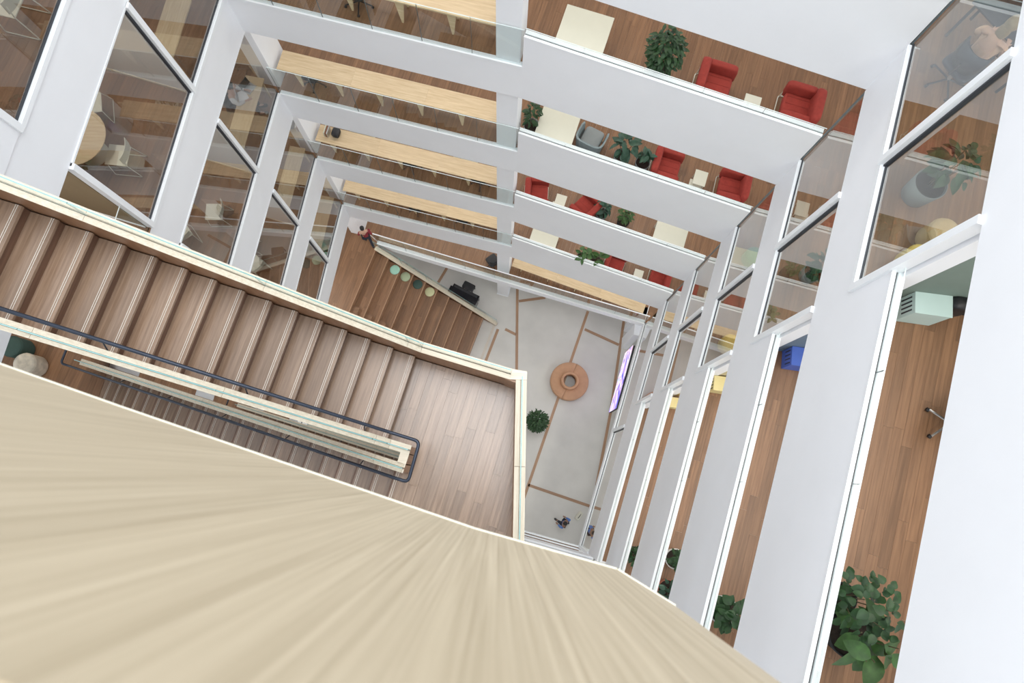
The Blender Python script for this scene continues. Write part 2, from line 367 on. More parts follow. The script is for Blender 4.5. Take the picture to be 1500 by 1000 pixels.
def coping(w, a, b, n, z, upto):
    """solid upstand with bright white capping and a low glass strip on it"""
    bar(a, b, n, -.012, .045, upto, upto + .03, 'capping', 'white_frame', w)
    bar(a, b, n, .0, .16, upto - .002, upto + .001, 'capping_bed', 'white', w)
    bar(a, b, n, .075, .165, upto, upto + .03, 'capping', 'white_frame', w)
    bar(a, b, n, .045, .075, upto, upto + .012, 'seal', 'chrome', w)
    glass_run(a, b, n, .05, upto + .012, upto + .21, w, 1.3, .018)
for k in range(-1, 6):
    z = FL(k); zb = z - BD; nn = '.%03d' % (k + 2)
    lo = zb if k < 5 else z - .50
    if k < 5:
        w = bar(NW, K, nNL, 0, .18, lo, z - .013, 'wall_north', 'white'); tag(w, kind='structure')
        bar(NW, K, nNL, -.012, .03, z - .05, z + .03, 'edge_trim', 'white_frame', w)
        bar(NW, K, nNL, .05, .12, z, z + .02, 'base_shoe', 'white_frame', w)
        if k > -1: glass_run(NW, off(K, (0, 0), 0), nNL, .03, z + .02, z + 1.2, w, 1.15)
        w = bar(K, NE, nNR, 0, .165, lo, z + UP, 'wall_north', 'white'); tag(w, kind='structure')
        coping(w, K, off(NE, norm2(K, NE, 1), 0), nNR, z, z + UP)
    else:
        A5 = (-5.40, 10.10); n5 = norm2(A5, NE)
        w = bar(A5, NE, n5, 0, .18, lo, z - .013, 'wall_north', 'white'); tag(w, kind='structure')
        bar(A5, NE, n5, -.015, .16, z - .02, z + .04, 'edge_trim', 'white_frame', w)
        glass_run(A5, NE, n5, .04, z + .04, z + 1.15, w, 1.4)
        bar(A5, NE, n5, .03, .07, z + 1.15, z + 1.19, 'top_rail', 'white_frame', w)
    # east: glazed bays then open part with upstand
    if k < 5:
        w = bar(NE, PO, nE, 0, .165, lo, z - .013, 'wall_east', 'white'); tag(w, kind='structure')
        w = bar(PO, SE, nE, 0, .165, lo, z + UP, 'wall_east', 'white'); tag(w, kind='structure')
        bar(NE, PO, nE, -.012, .05, z - .06, z + .03, 'edge_trim', 'white_frame', w)
        coping(w, off(PO, nE, 0), SE, nE, z, z + UP)
    else:
        w = bar(NE, SE, nE, 0, .18, lo, z - .013, 'wall_east', 'white'); tag(w, kind='structure')
        bar(NE, SE, nE, -.012, .05, z - .06, z + .03, 'edge_trim', 'white_frame', w)
    # west
    if k < 5:
        w = bar(NW, SW, nW, 0, .18, lo, z - .013, 'wall_west', 'white'); tag(w, kind='structure')
        bar(NW, WM2, nW, -.012, .05, z - .06, z + .03, 'edge_trim', 'white_frame', w)
        if k == 0: bar(WM2, WS, nW, 0, .15, z, z + 2.7, 'solid_panel', 'white', w)
        elif k > 0: glass_run(WM2, WS, nW, .05, z, z + 1.1, w, 1.2)
    w = bar(SE, SW, nS, 0, .18, lo, z - .013, 'wall_south', 'white'); tag(w, kind='structure')
    bar(SE, lerp(SE, SW, .55), nS, -.015, .05, z + .0, z + .05, 'edge_trim', 'white_frame', w)
    bar(SE, lerp(SE, SW, .55), nS, .09, .15, z + .0, z + .05, 'edge_trim', 'white_frame', w)

wn = [0]
def window(a, b, n, z0, z1, post_b=True, post_a=False, m='window', sealed=True):
    """one glazed bay: sill frame with dark seal, pane, post at its far end"""
    wn[0] += 1; name = 'window_%d' % wn[0]
    s = bar(a, b, n, .0, .075, z0, z0 + .045, name, 'white_frame'); tag(s, kind='structure')
    bar(a, b, n, .0, .075, z1 - .04, z1, 'head_frame', 'white_frame', s)
    bar(a, b, n, .045, .07, z0 + .045, z0 + .085, 'seal', 'seal', s)
    bar(a, b, n, .055, .061, z0 + .03, z1 - .03, 'pane', m, s)
    L_ = math.dist(a, b); t = .11 / L_
    if post_b:
        p0, p1 = lerp(a, b, 1 - t * .5), lerp(a, b, 1 + t * .5)
        bar(p0, p1, n, -.05, .10, z0, z1, 'post', 'white_frame', s)
        q0, q1 = lerp(a, b, 1 + t * .5), lerp(a, b, 1 + t * .75)
        if sealed: bar(q0, q1, n, .02, .08, z0 + .03, z1, 'seal', 'seal', s)
    if post_a:
        bar(lerp(a, b, -t * .4), lerp(a, b, t * .4), n, .0, .10, z0, z1, 'post', 'seal', s)
for k in range(0, 6):
    z0, z1 = FL(k), FL(k - 1) - BD
    if k < 5:
        window(NE, EM, nE, z0, z1, True); nc = bar(lerp(NE, EM, -.03), lerp(NE, EM, -.015), nE, .03, .06, z0, z1, 'trim_corner_post', 'joint'); tag(nc, kind='structure'); window(EM, PO, nE, z0, z1, True, sealed=False)
        window(NW, WM1, nW, z0, z1, True, m='windowdark'); window(WM1, WM2, nW, z0, z1, True, m='windowdark', sealed=False)
    else:
        window(NE, EM, nE, z0, z1, False); window(EM, (4.84, 1.92), nE, z0, z1, True); window((4.84, 1.92), SE, nE, z0, z1, True)

# partitions between rooms, columns
wallcol = {0: 'greenwall', 1: 'bluewall', 2: 'yellowwall', 3: 'ochre', 4: 'greenwall'}
for k in range(0, 5):
    z0, z1 = FL(k), FL(k - 1) - .36
    # east partition: coloured south face, white bulkhead on top
    d = (.992, -.125); n_ = (-.125, -.992)
    a = off(PO, nE, .12); b = (a[0] + d[0] * 5, a[1] + d[1] * 5)
    w = bar(a, b, n_, -.05, .05, z0, z1, 'wall_partition_east', 'white'); tag(w, kind='structure')
    j_ = lerp(a, b, .055)
    bar(j_, b, n_, .05, .075, z0, z1, 'painted_lining', wallcol[k], w)
    bar(a, j_, n_, .05, .10, z0, z1, 'wall_end', 'white', w)
    bar(a, b, n_, .075, .09, z0, z0 + .07, 'skirting', wallcol[k], w)
    # west partition
    d = (-.957, .29); n_ = (.29, .957)
    a = off(WM1, nW, .12); b = (a[0] + d[0] * 5, a[1] + d[1] * 5)
    w = bar(a, b, n_, -.06, .06, z0, z1, 'wall_partition_west', 'white'); tag(w, kind='structure')
    bar(a, b, n_, -.08, -.06, z0, z0 + .06, 'skirting', 'oak', w)
    a = off(WM2, nW, .12); b = (a[0] + d[0] * 5, a[1] + d[1] * 5)
    w = bar(a, b, n_, -.06, .06, z0, z1, 'wall_partition_west', 'brownwall'); tag(w, kind='structure')
    bar(a, b, n_, -.08, -.06, z0, z0 + .05, 'skirting', 'white_frame', w)
# columns run through all storeys
c = prism('trim_column', [(-.08, 8.87), (.43, 8.73), (.56, 9.2), (.05, 9.34)], 0, ZC - 1, 'white'); tag(c, kind='structure')
prism('column_foot', [(-.11, 8.84), (.45, 8.69), (.59, 9.23), (.03, 9.37)], 0, .06, 'white_frame', c)
c = prism('trim_column', [(-6.55, 10.62), (-6.02, 10.49), (-5.83, 11.25), (-6.36, 11.38)], 0, ZC - 1, 'white'); tag(c, kind='structure')
c = prism('trim_column', [(6.1, 7.0), (6.45, 6.9), (6.55, 7.25), (6.2, 7.35)], 0, FL(5), 'white'); tag(c, kind='structure')
c = prism('trim_column', [(5.95, 6.15), (6.25, 6.1), (6.32, 6.6), (6.02, 6.66)], 0, FL(5) - .5, 'white'); tag(c, kind='structure')

# ------------------------------------------------------------------ stairs
S0 = (-1.18, 1.57); U = (.957, -.290); V = (-.290, -.957); UANG = math.atan2(U[1], U[0]); VANG = math.atan2(V[1], V[0])
GO, RI = .2865, H / 23
def uv(a, b): return (S0[0] + a * U[0] + b * V[0], S0[1] + a * U[1] + b * V[1])
def quad(a0, a1, b0, b1): return [uv(a0, b0), uv(a1, b0), uv(a1, b1), uv(a0, b1)]
def stair_unit(zL, label, sub=True):
    t = thing('staircase', label, 'stairs', (0, 0, 0))
    W1, W2 = 1.106, 1.458
    def treads(a_sign, v0, v1, ustart, up):
        for i in range(23):
            if up: z = zL + RI * (i + 1)
            else: z = zL - RI * (i + 1)
            u1 = ustart - i * GO; u0 = u1 - GO
            if i == 22: z -= .006
            ctr = uv((u0 + u1) / 2, (v0 + v1) / 2)
            e = .02
            o = box('tread', (0, 0, -.02), (v1 - v0, GO + .03, .04), 'stairwood', t, bev=.004)
            o.location = (*uv((u0 + u1) / 2 + (.015 if up else -.0), (v0 + v1) / 2), z); o.rotation_euler = (0, 0, VANG)
            # local x runs along V, local y along (-V rotated) => +U is -y? choose by test
            yu = 1 if (-math.sin(VANG) * U[0] + math.cos(VANG) * U[1]) > 0 else -1
            edge = (yu * (GO / 2 - .02)) if up else (yu * -(GO / 2 + .0))
            ns = box('nosing_strip', (0, edge - (yu * .008 if up else -yu * .03), .0025), (v1 - v0, .008, .006), 'strip', o)
            box('nosing_strip', (0, edge - (yu * .03 if up else -yu * .052), .0025), (v1 - v0, .008, .006), 'strip', o)
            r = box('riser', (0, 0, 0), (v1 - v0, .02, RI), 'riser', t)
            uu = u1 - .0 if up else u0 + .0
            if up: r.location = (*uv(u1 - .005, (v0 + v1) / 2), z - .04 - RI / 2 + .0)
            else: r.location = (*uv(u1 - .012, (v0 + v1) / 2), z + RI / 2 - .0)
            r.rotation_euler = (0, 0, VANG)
        # landing-edge nosing of the descending flight
        if not up:
            for q in (.02, .045):
                s_ = box('nosing_strip', (0, 0, 0), (v1 - v0, .008, .006), 'strip', t); s_.location = (*uv(ustart + q, (v0 + v1) / 2), zL + .002); s_.rotation_euler = (0, 0, VANG)
    treads(1, -.05, W1, 0, True)
    treads(1, W2, 2.62, .25, False)
    sl = RI / GO
    # soffits of both flights
    prism('soffit', quad(-22 * GO, 0, -.05, W1), [zL + 22 * RI - .30, zL - .28, zL - .28, zL + 22 * RI - .30], [zL + 22 * RI - .2, zL - .13, zL - .13, zL + 22 * RI - .2], 'oakv', t)
    prism('soffit', quad(.25 - 23 * GO, .25, W2, 2.62), [zL - 23 * RI - .34, zL - .34, zL - .34, zL - 23 * RI - .34], [zL - 23 * RI - .2, zL - .2, zL - .2, zL - 23 * RI - .2], 'oakv', t)
    # landing
    rp0, rp1 = (.22, 1.2), (.155, -2.05)
    land = [uv(0, -.05), (.22, 1.2), rp1, uv(.1, 2.62), uv(0.0, W2 + .3), uv(0.0, W1 - .1)]
    lm = prism('landing', [uv(0, -.05), (.22, 1.2), rp1, uv(.25, 2.62), uv(.25, W2), uv(.33, W2), uv(.33, W1), uv(0, W1)], zL - .3, zL - .013, 'oakv', t)
    planks(lm, [[uv(.0, -.05), (.22, 1.2), (.19, -.4), uv(0, W1 - .0)], [uv(0.33, W1), (.205, -.0), (.18, -.9), uv(.33, W2)], [uv(.25, W2), (.2, -.3), rp1, uv(.25, 2.62)]][:0] +
           [[uv(0, -.05), uv(.33, -.05), uv(.33, W1), uv(0, W1)], [uv(.33, -.05), (.22, 1.2), rp1, uv(.33, 3.0)], [uv(.25, W2), uv(.33, W2), uv(.33, 2.62), uv(.25, 2.62)]],
           VANG, zL, 'stairwood', width=.13, length=1.25, th=.013, seed=11)
    kk, hh = .17, .72
    c1 = lambda a: zL + hh + sl * max(0, kk - a); c2 = lambda a: zL + hh - sl * max(0, kk + .25 - a)
    def parapet(pts, low, zf, nrm, skin='redwood', glass=.36):
        """pts: list of u positions along a parapet; zf: coping height; pieces between"""
        pass
    def run(us, v0, v1, zf, low, gv, gh=.30, jl=1.6):
        for a0, a1 in zip(us, us[1:]):
            za, zb = zf(a0), zf(a1)
            prism('parapet_panel', quad(a0, a1, v0 + .012, v1 - .012), [low(a0), low(a1), low(a1), low(a0)], [za - .03, zb - .03, zb - .03, za - .03], 'redwood', t)
            k_ = max(1, round((a1 - a0) / jl))
            for j in range(k_):
                b0, b1 = a0 + (a1 - a0) * j / k_ + .0015, a0 + (a1 - a0) * (j + 1) / k_ - .0015
                y0, y1 = zf(b0), zf(b1)
                for (c0, c1_) in ((v0, gv - .008), (gv + .012, v1)):
                    Lx = math.hypot(b1 - b0, y1 - y0)
                    bm = addprism(bmesh.new(), [(-(b1 - b0) / 2, c0 - gv), ((b1 - b0) / 2, c0 - gv), ((b1 - b0) / 2, c1_ - gv), (-(b1 - b0) / 2, c1_ - gv)],
                                  [-.03 - (y1 - y0) / 2, -.03 + (y1 - y0) / 2, -.03 + (y1 - y0) / 2, -.03 - (y1 - y0) / 2], [-(y1 - y0) / 2, (y1 - y0) / 2, (y1 - y0) / 2, -(y1 - y0) / 2])
                    # local y must map to V: rotation UANG maps y to (-sin,cos) which is -V, so mirror
                    for v_ in bm.verts: v_.co.y = -v_.co.y
                    o = obj('coping', bm, 'oak', t); o.location = (*uv((b0 + b1) / 2, gv), (y0 + y1) / 2); o.rotation_euler = (0, 0, UANG)
            kg = max(1, round((a1 - a0) / 1.9))
            for j in range(kg):
                b0, b1 = a0 + (a1 - a0) * j / kg + .003, a0 + (a1 - a0) * (j + 1) / kg - .003
                bm = addprism(bmesh.new(), quad(b0, b1, gv - .006, gv + .008), [zf(b0) - .03, zf(b1) - .03, zf(b1) - .03, zf(b0) - .03], [zf(b0) + gh, zf(b1) + gh, zf(b1) + gh, zf(b0) + gh])
                for f in bm.faces:
                    if f.calc_area() < (b1 - b0) * .025: f.material_index = 1
                obj('glass_panel', bm, ['glass', 'edge'], t)
    # outer parapet of the rising flight and landing
    run([-22.5 * GO, -3.2, 0, kk], -.19, -.05, c1, lambda a: zL - .3 + sl * max(0, -a), -.125)
    run([kk, 1.36], -.19, -.05, c1, lambda a: zL - .3, -.125)
    # landing side parapet (runs south)
    ra, rb = (.29, 1.25), (.215, -2.05); nr = norm2(ra, rb, 1)
    prism('parapet_panel', strip((.22, 1.22), rp1, nr, .0, .13), zL - .3, zL + hh - .03, 'redwood', t)
    for j in range(3):
        p, q = lerp((.22, 1.22), rp1, j / 3 + .001), lerp((.22, 1.22), rp1, (j + 1) / 3 - .001)
        for (d0, d1) in ((0, .062), (.082, .14)):
            bm = bmesh.new(); Lx = math.dist(p, q); addprism(bm, [(-Lx / 2, d0), (Lx / 2, d0), (Lx / 2, d1), (-Lx / 2, d1)], -.03, 0)
            o = obj('coping', bm, 'oak', t); o.location = ((p[0] + q[0]) / 2, (p[1] + q[1]) / 2, zL + hh); o.rotation_euler = (0, 0, math.atan2(q[1] - p[1], q[0] - p[0]))
    bm = addprism(bmesh.new(), strip((.22, 1.22), rp1, nr, .065, .079), zL + hh - .03, zL + hh + .3)
    for f in bm.faces:
        if f.calc_area() < .06: f.material_index = 1
    obj('glass_panel', bm, ['glass', 'edge'], t)
    # corner piece
    prism('coping', [uv(1.36, -.19), (.365, 1.325), off((.22, 1.22), nr, .14), (.22, 1.22), uv(1.36, -.05)], zL + hh - .03, zL + hh, 'oak', t)
    # well parapets: along the rising flight, around the end, along the falling flight
    run([-22.5 * GO, -3.2, 0, kk], W1, W1 + .115, c1, lambda a: zL - .3 + sl * max(0, -a), W1 + .06, .2)
    run([kk, .44], W1, W1 + .115, c1, lambda a: zL - .3, W1 + .06, .2, .5)
    run([-6.5, -3.2, 0, kk + .25, .44], W2 - .115, W2, c2, lambda a: zL - .34 - sl * max(0, .25 - a), W2 - .06, .2)
    prism('parapet_panel', quad(.33, .43, W1 + .115, W2 - .115), zL - .3, zL + hh - .03, 'redwood', t)
    prism('coping', quad(.33, .44, W1 + .115, W2 - .115), zL + hh - .03, zL + hh, 'oak', t)
    prism('parapet_panel', [uv(1.36, -.18), (.35, 1.31), off((.22, 1.22), nr, .12), (.22, 1.22), (.222, 1.18), uv(1.30, -.045), uv(1.30, -.18)], zL - .3, zL + hh - .03, 'redwood', t)
    # handrail with brackets
    z9 = .20
    ho = .075
    pts = [(*uv(-22 * GO, W1 - ho), c1(-22 * GO) + z9), (*uv(kk, W1 - ho), c1(kk) + z9), (*uv(.54, W1 - ho), zL + hh + z9), (*uv(.56, W2 + ho), zL + hh + z9), (*uv(kk + .25, W2 + ho), zL + hh + z9), (*uv(-6.55, W2 + ho), c2(-6.55) + z9), (*uv(-6.75, W2 + ho), c2(-6.6) + z9 - .02), (*uv(-6.75, W1 + .1), c2(-6.6) + z9)]
    hr = obj('handrail', tube(bmesh.new(), round_path(pts, .07), .021, 10), 'metal', t, True)
    for a in [x * -1.25 - .15 for x in range(5)]:
        bb = tube(bmesh.new(), [(*uv(a, W1 - ho), c1(a) + z9), (*uv(a, W1 - ho), c1(a) + z9 - .09), (*uv(a, W1 + .012), c1(a) - .08)], .008, 6); obj('bracket', bb, 'metal', hr)
        bb = tube(bmesh.new(), [(*uv(a, W2 + ho), c2(a) + z9), (*uv(a, W2 + ho), c2(a) + z9 - .09), (*uv(a, W2 - .012), c2(a) - .08)], .008, 6); obj('bracket', bb, 'metal', hr)
    return t
stair_unit(FL(0), 'brown bamboo staircase in the foreground with pale copings, glass strips and dark steel handrail')
stair_unit(FL(2), 'lower brown bamboo staircase glimpsed down the narrow stairwell under the upper flights')
stair_unit(FL(4), 'lowest brown bamboo staircase hidden deep in the stairwell')

# foreground: outside face of the gallery parapet right below the lens
fg = [(-1.62, .405), (-1.15, .26), (-.80, .14), (-.05, -.11), (.24, -.19), (.355, -.26)]
t = thing('parapet', 'large blurred pale bamboo parapet face filling the lower left foreground', 'parapet')
zb, zt = ZC - 1.45, ZC - .21
back = [(.335, -.42), (.2, -.34), (-.09, -.26), (-.84, -.01), (-1.19, .12), (-1.66, .26)]
prism('parapet_core', [fg[0], *fg[1:], *back], zb, zt - .035, 'oakv', t)
# upright cladding boards on the face
i = 0
for a, b in zip(fg, fg[1:]):
    L_ = math.dist(a, b); n_ = norm2(a, b); nb = max(1, round(L_ / .12))
    for j in range(nb):
        p, q = lerp(a, b, j / nb + .00012 / L_), lerp(a, b, (j + 1) / nb - .00012 / L_)
        o = obj('cladding_board', addprism(bmesh.new(), [(0, 0), (math.dist(p, q), 0), (math.dist(p, q), .006), (0, .006)], 0, zt - .035 - zb), 'oakv', t)
        o.location = (p[0], p[1], zb); o.rotation_euler = (0, 0, math.atan2(q[1] - p[1], q[0] - p[0]))
    bar(a, b, n_, -.003, .009, zb - .007, zb + .003, 'edge_trim', 'tabletop', t)
prism('coping', [(x - .0, y + .004) for x, y in fg] + [(x, y - .01) for x, y in back], zt - .035, zt, 'oak', t)
fl = prism('floor', [(.2, -.3), (-.09, -.22), (-.84, .03), (-1.66, .3), (-3.0, .55), (-3.6, -2.2), (.2, -2.2)], zb + .02, zb + .3, 'ceiling'); tag(fl, kind='structure')

# ------------------------------------------------------------------ bleacher steps
t = thing('bleacher_stair', 'wide brown wooden bleacher steps descending from the lowest gallery to the concrete floor', 'steps', (0, 0, 0))
BA = (-5.44, 9.8); bd = (-.346, -.938); bp_ = (.938, -.346); BANG = math.atan2(bd[1], bd[0])
z5 = FL(5)
def B(p, s): # p metres down the run, s metres along the tread from the north rail line
    sx = 5.2 / 5.75 * p; return (BA[0] + 5.2 * p / 5.75 + bd[0] * s, BA[1] - 2.52 * p / 5.75 + bd[1] * s)
nT = 10; gT = .575; rT = z5 / nT
for i in range(nT):
    z = z5 - rT * (i + 1) if i < nT - 1 else 0
    z = z5 - rT * (i + 1)
    if z < .02: break
    p0, p1 = i * gT, (i + 1) * gT
    poly = [B(p0, 0), B(p0, 6.2), B(p1, 6.2), B(p1, 0)]
    s_ = prism('bleacher_step', poly, 0, z - .03, 'redwood', t)
    pl = planks(s_, [poly], BANG, z, 'floor', width=.19, length=2.6, th=.03, seed=50 + i)
    q = box('nosing', (0, 0, 0), (6.2, .035, .036), 'floorstrip', s_); c0 = B(p1 - .017, 3.1); q.location = (c0[0], c0[1], z - .014); q.rotation_euler = (0, 0, BANG)
    # half steps of the walking aisle
    for (f0, f1, dz) in ((0, .27, rT * .5),):
        po = [B(p0 + .0, 2.62), B(p0, 3.7), B(p0 + .28, 3.7), B(p0 + .28, 2.62)]
        h_ = prism('half_step', po, z + .001, z + dz - .02, 'redwood', t)
        prism('half_step_top', [B(p0, 2.60), B(p0, 3.7), B(p0 + .3, 3.7), B(p0 + .3, 2.60)], z + dz - .02, z + dz, 'floor', h_)
prism('riser', [B(-.03, -.1), B(-.03, 7.2), B(.006, 7.2), B(.006, -.1)], z5 - rT, z5 - .03, 'redwood', t)
prism('riser', [B(-.03, -.1), B(-.03, 7.2), B(.002, 7.2), B(.002, -.1)], z5 - .36, z5 + .001, 'redwood', t)
q = box('nosing', (0, 0, 0), (7.2, .035, .04), 'floorstrip', t); c0 = B(-.017, 3.6); q.location = (c0[0], c0[1], z5 - .014); q.rotation_euler = (0, 0, BANG)
box('bottom_strip', (*B(nT * gT + .02, 3.1), .01), (6.2, .12, .02), 'strip', t, rz=BANG)
# side stringer with oak rail and glass
a, b = B(-.05, -.03), B(nT * gT + .12, -.03); n_ = norm2(a, b)
prism('stringer', strip(a, b, n_, 0, .12), [0, 0, 0, 0], [z5 + .02, .12, .12, z5 + .02], 'redwood', t)
prism('side_rail', strip(a, b, n_, -.04, .13), [z5 + .02, .12, .12, z5 + .02], [z5 + .08, .18, .18, z5 + .08], 'oak', t)
L_ = 5
for j in range(L_):
    p, q = lerp(a, b, j / L_ + .002), lerp(a, b, (j + 1) / L_ - .002); zz = lambda f: z5 + .08 - (z5 - .1) * f
    bm = addprism(bmesh.new(), strip(p, q, n_, .06, .075), [zz(j / L_), zz((j + 1) / L_)] + [zz((j + 1) / L_), zz(j / L_)], [zz(j / L_) + .8, zz((j + 1) / L_) + .8, zz((j + 1) / L_) + .8, zz(j / L_) + .8])
    for f in bm.faces:
        if f.calc_area() < .03: f.material_index = 1
    obj('glass_panel', bm, ['glass', 'edge'], t)
for i, (m, lb, s) in enumerate((('padmint', 'round mint felt seat pad nearest the top of the bleacher steps', .42), ('padsage', 'round sage green felt seat pad between the mint and dark green pads', .42),
                             ('padgreen', 'round dark green felt seat pad on the bleacher steps', .42), ('padyellow', 'round pale yellow felt seat pad lowest on the bleacher steps', .42))):
    pp = B((i + 1.5) * gT + (.1 if i == 0 else 0) - .02, .27); z = z5 - rT * (i + 2)
    t2 = thing('seat_pad', lb, 'cushion', (*pp, z), group='felt seat pads')
    obj('pad', lathe(bmesh.new(), [(.2, 0), (.215, .01), (.22, .03), (.215, .05), (.2, .058), (.08, .06)], seg=28), m, t2, True)
    obj('piping', tube(bmesh.new(), [(.219 * math.cos(a_ * math.pi / 12), .219 * math.sin(a_ * math.pi / 12), .03) for a_ in range(24)], .006, 5, True), m, t2, True)

# ------------------------------------------------------------------ furniture makers
def make_armchair(label, m='red'):
    """tub armchair open to +x, quilted cushions in a thin pale frame"""
    t = thing('armchair', label, 'armchair')
    obj('seat', cushion(bmesh.new(), (.04, 0, .36), (.62, .56, .2)), m, t, True)
    obj('backrest', cushion(bmesh.new(), (-.29, 0, .5), (.2, .78, .56), ry=-.12), m, t, True)
    for s in (-1, 1):
        obj('armrest', cushion(bmesh.new(), (.05, s * .33, .45), (.66, .17, .42), rx=s * -.12), m, t, True)
    fr = bmesh.new()
    tube(fr, round_path([(.37, -.42, .03), (-.40, -.42, .03), (-.40, .42, .03), (.37, .42, .03)], .06, closed=True), .011, 6, True)
    obj('frame', fr, 'chairwhite', t, True)
    for x in (-.38, .35):
        for y in (-.4, .4):
            obj('leg', tube(bmesh.new(), [(x, y, 0), (x * .95, y * .98, .3)], .012, 6), 'chairwhite', t)
    sb = bmesh.new()
    for y in (-.16, 0, .16): bx(sb, (.05, y, .462), (.5, .006, .004))
    obj('quilting', sb, 'reddark' if m == 'red' else m, t)
    return t
def armchairs():
    lb = ['red armchair on the top visible gallery, between bushy plant and side table',
          'red quilted armchair on the top visible gallery, in the corner at the right end',
          'red quilted armchair on the second gallery, beside the broad-leaved plants',
          'red quilted armchair on the second gallery, at the right end beyond the side table',
          'red quilted armchair on the third gallery, next to the white column',
          'red quilted armchair on the third gallery, turned diagonally beside the plants',
          'red quilted armchair on the fourth gallery, between the drooping plant and the side table',
          'red quilted armchair on the fourth gallery, at the right end of the row']
    A17 = math.radians(-18)
    pos = [(4.47, 8.02, 1, A17), (6.2, 7.52, 1, A17 + math.pi), (4.42, 8.05, 2, A17), (6.12, 7.48, 2, A17 + math.pi + .05), (1.22, 9.0, 3, A17 + .25), (2.78, 8.5, 3, math.radians(135)),
           (4.35, 7.84, 4, A17 - .05), (6.0, 7.30, 4, A17 + math.pi)]
    p0 = make_armchair(lb[0])
    for i, (x, y, k, a) in enumerate(pos):
        if i == 0: p0.location = (x, y, FL(k)); p0.rotation_euler = (0, 0, a); p0['group'] = 'red armchairs along the galleries'
        else: dup(p0, (x, y, FL(k)), a, lb[i], 'red armchairs along the galleries')
armchairs()
def make_grey():
    t = thing('tub_chair', 'blue-grey felt tub chair beside the white table on the second gallery', 'armchair', (2.45, 8.83, FL(2)), math.radians(62))
    bm = bmesh.new(); pts = []
    n = 13
    for i in range(n):
        a = math.radians(125 + 220 * i / (n - 1) - 15 + 70 - 70); pts.append(a)
    ang = [math.radians(60 + 240 * i / (n - 1)) for i in range(n)]
    ro, ri = .40, .355; lo, hi = .12, .74
    rows = []
    for i, a in enumerate(ang):
        h_ = .60 + .18 * math.sin(math.pi * i / (n - 1)); c_, s_ = math.cos(a), math.sin(a)
        f = lambda r, sq=.55: (math.copysign(abs(c_) ** sq, c_) * r, math.copysign(abs(s_) ** sq, s_) * r)
        xo, yo = f(ro); xi, yi = f(ri)
        rows.append([bm.verts.new(q) for q in ((xo * .86, yo * .86, lo), (xo, yo, h_), (xi, yi, h_), (xi * .84, yi * .84, lo))])
    for A_, B_ in zip(rows, rows[1:]):
        for j in range(4): bm.faces.new((A_[j], A_[(j + 1) % 4], B_[(j + 1) % 4], B_[j]))
    bm.faces.new(rows[0]); bm.faces.new(rows[-1][::-1])
    obj('shell', bm, 'grey', t); obj('seat', cushion(bmesh.new(), (.03, 0, .37), (.58, .54, .16)), 'potgrey', t, True)
    for x in (-.22, .24):
        for y in (-.22, .22): obj('leg', tube(bmesh.new(), [(x * 1.15, y * 1.15, 0), (x, y, .3)], .013, 6), 'chairwhite', t)
make_grey()
def white_table(label, x, y, k, rz, first=[None], sx=1.02, sy=.94):
    if first[0] is None:
        t = thing('meeting_table', label, 'table', (x, y, FL(k)), rz, 'square cream tables on the galleries')
        obj('tabletop', bx(bmesh.new(), (0, 0, .735), (sx, sy, .03), bev=.006), 'tabletop', t)
        for a in (-1, 1):
            for b in (-1, 1): obj('leg', bx(bmesh.new(), (a * (sx / 2 - .05), b * (sy / 2 - .05), .36), (.04, .04, .72)), 'chairwhite', t)
        obj('apron', bx(bx(bmesh.new(), (0, sy / 2 - .06, .69), (sx - .12, .02, .06)), (0, -sy / 2 + .06, .69), (sx - .12, .02, .06)), 'chairwhite', t)
        first[0] = t; return t
    return dup(first[0], (x, y, FL(k)), rz, label, 'square cream tables on the galleries')
TR = math.radians(-18)
white_table('square cream table at the column end of the top visible gallery', 1.74, 9.02, 1, TR)
white_table('square cream table beside the blue-grey tub chair on the second gallery', 1.52, 9.03, 2, TR)
white_table('square cream table towards the right end of the third gallery', 5.38, 7.46, 3, TR)
white_table('square cream table near the column on the fourth gallery', 1.72, 8.86, 4, TR)
def side_table(x, y, k, label, first=[None]):
    if first[0] is None:
        t = thing('side_table', label, 'side table', (x, y, FL(k)), TR, 'small two-level side tables')
        obj('tabletop', bx(bmesh.new(), (0, .05, .44), (.34, .42, .022), bev=.004), 'tabletop', t)
        obj('lower_shelf', bx(bmesh.new(), (-.06, -.12, .33), (.34, .26, .02), bev=.004), 'tabletop', t)
        for a in (-.14, .14):
            for b in (-.12, .22): obj('leg', bx(bmesh.new(), (a, b, .215), (.02, .02, .43)), 'chairwhite', t)
        first[0] = t; return t
    return dup(first[0], (x, y, FL(k)), TR, label, 'small two-level side tables')
side_table(5.2, 7.52, 1, 'small cream side table between two red armchairs on the top visible gallery')
side_table(5.28, 7.68, 2, 'small cream side table between two red armchairs on the second gallery')
side_table(1.95, 8.66, 3, 'small cream side table between two red armchairs on the third gallery')
side_table(5.2, 7.38, 4, 'small cream side table between two red armchairs on the fourth gallery')

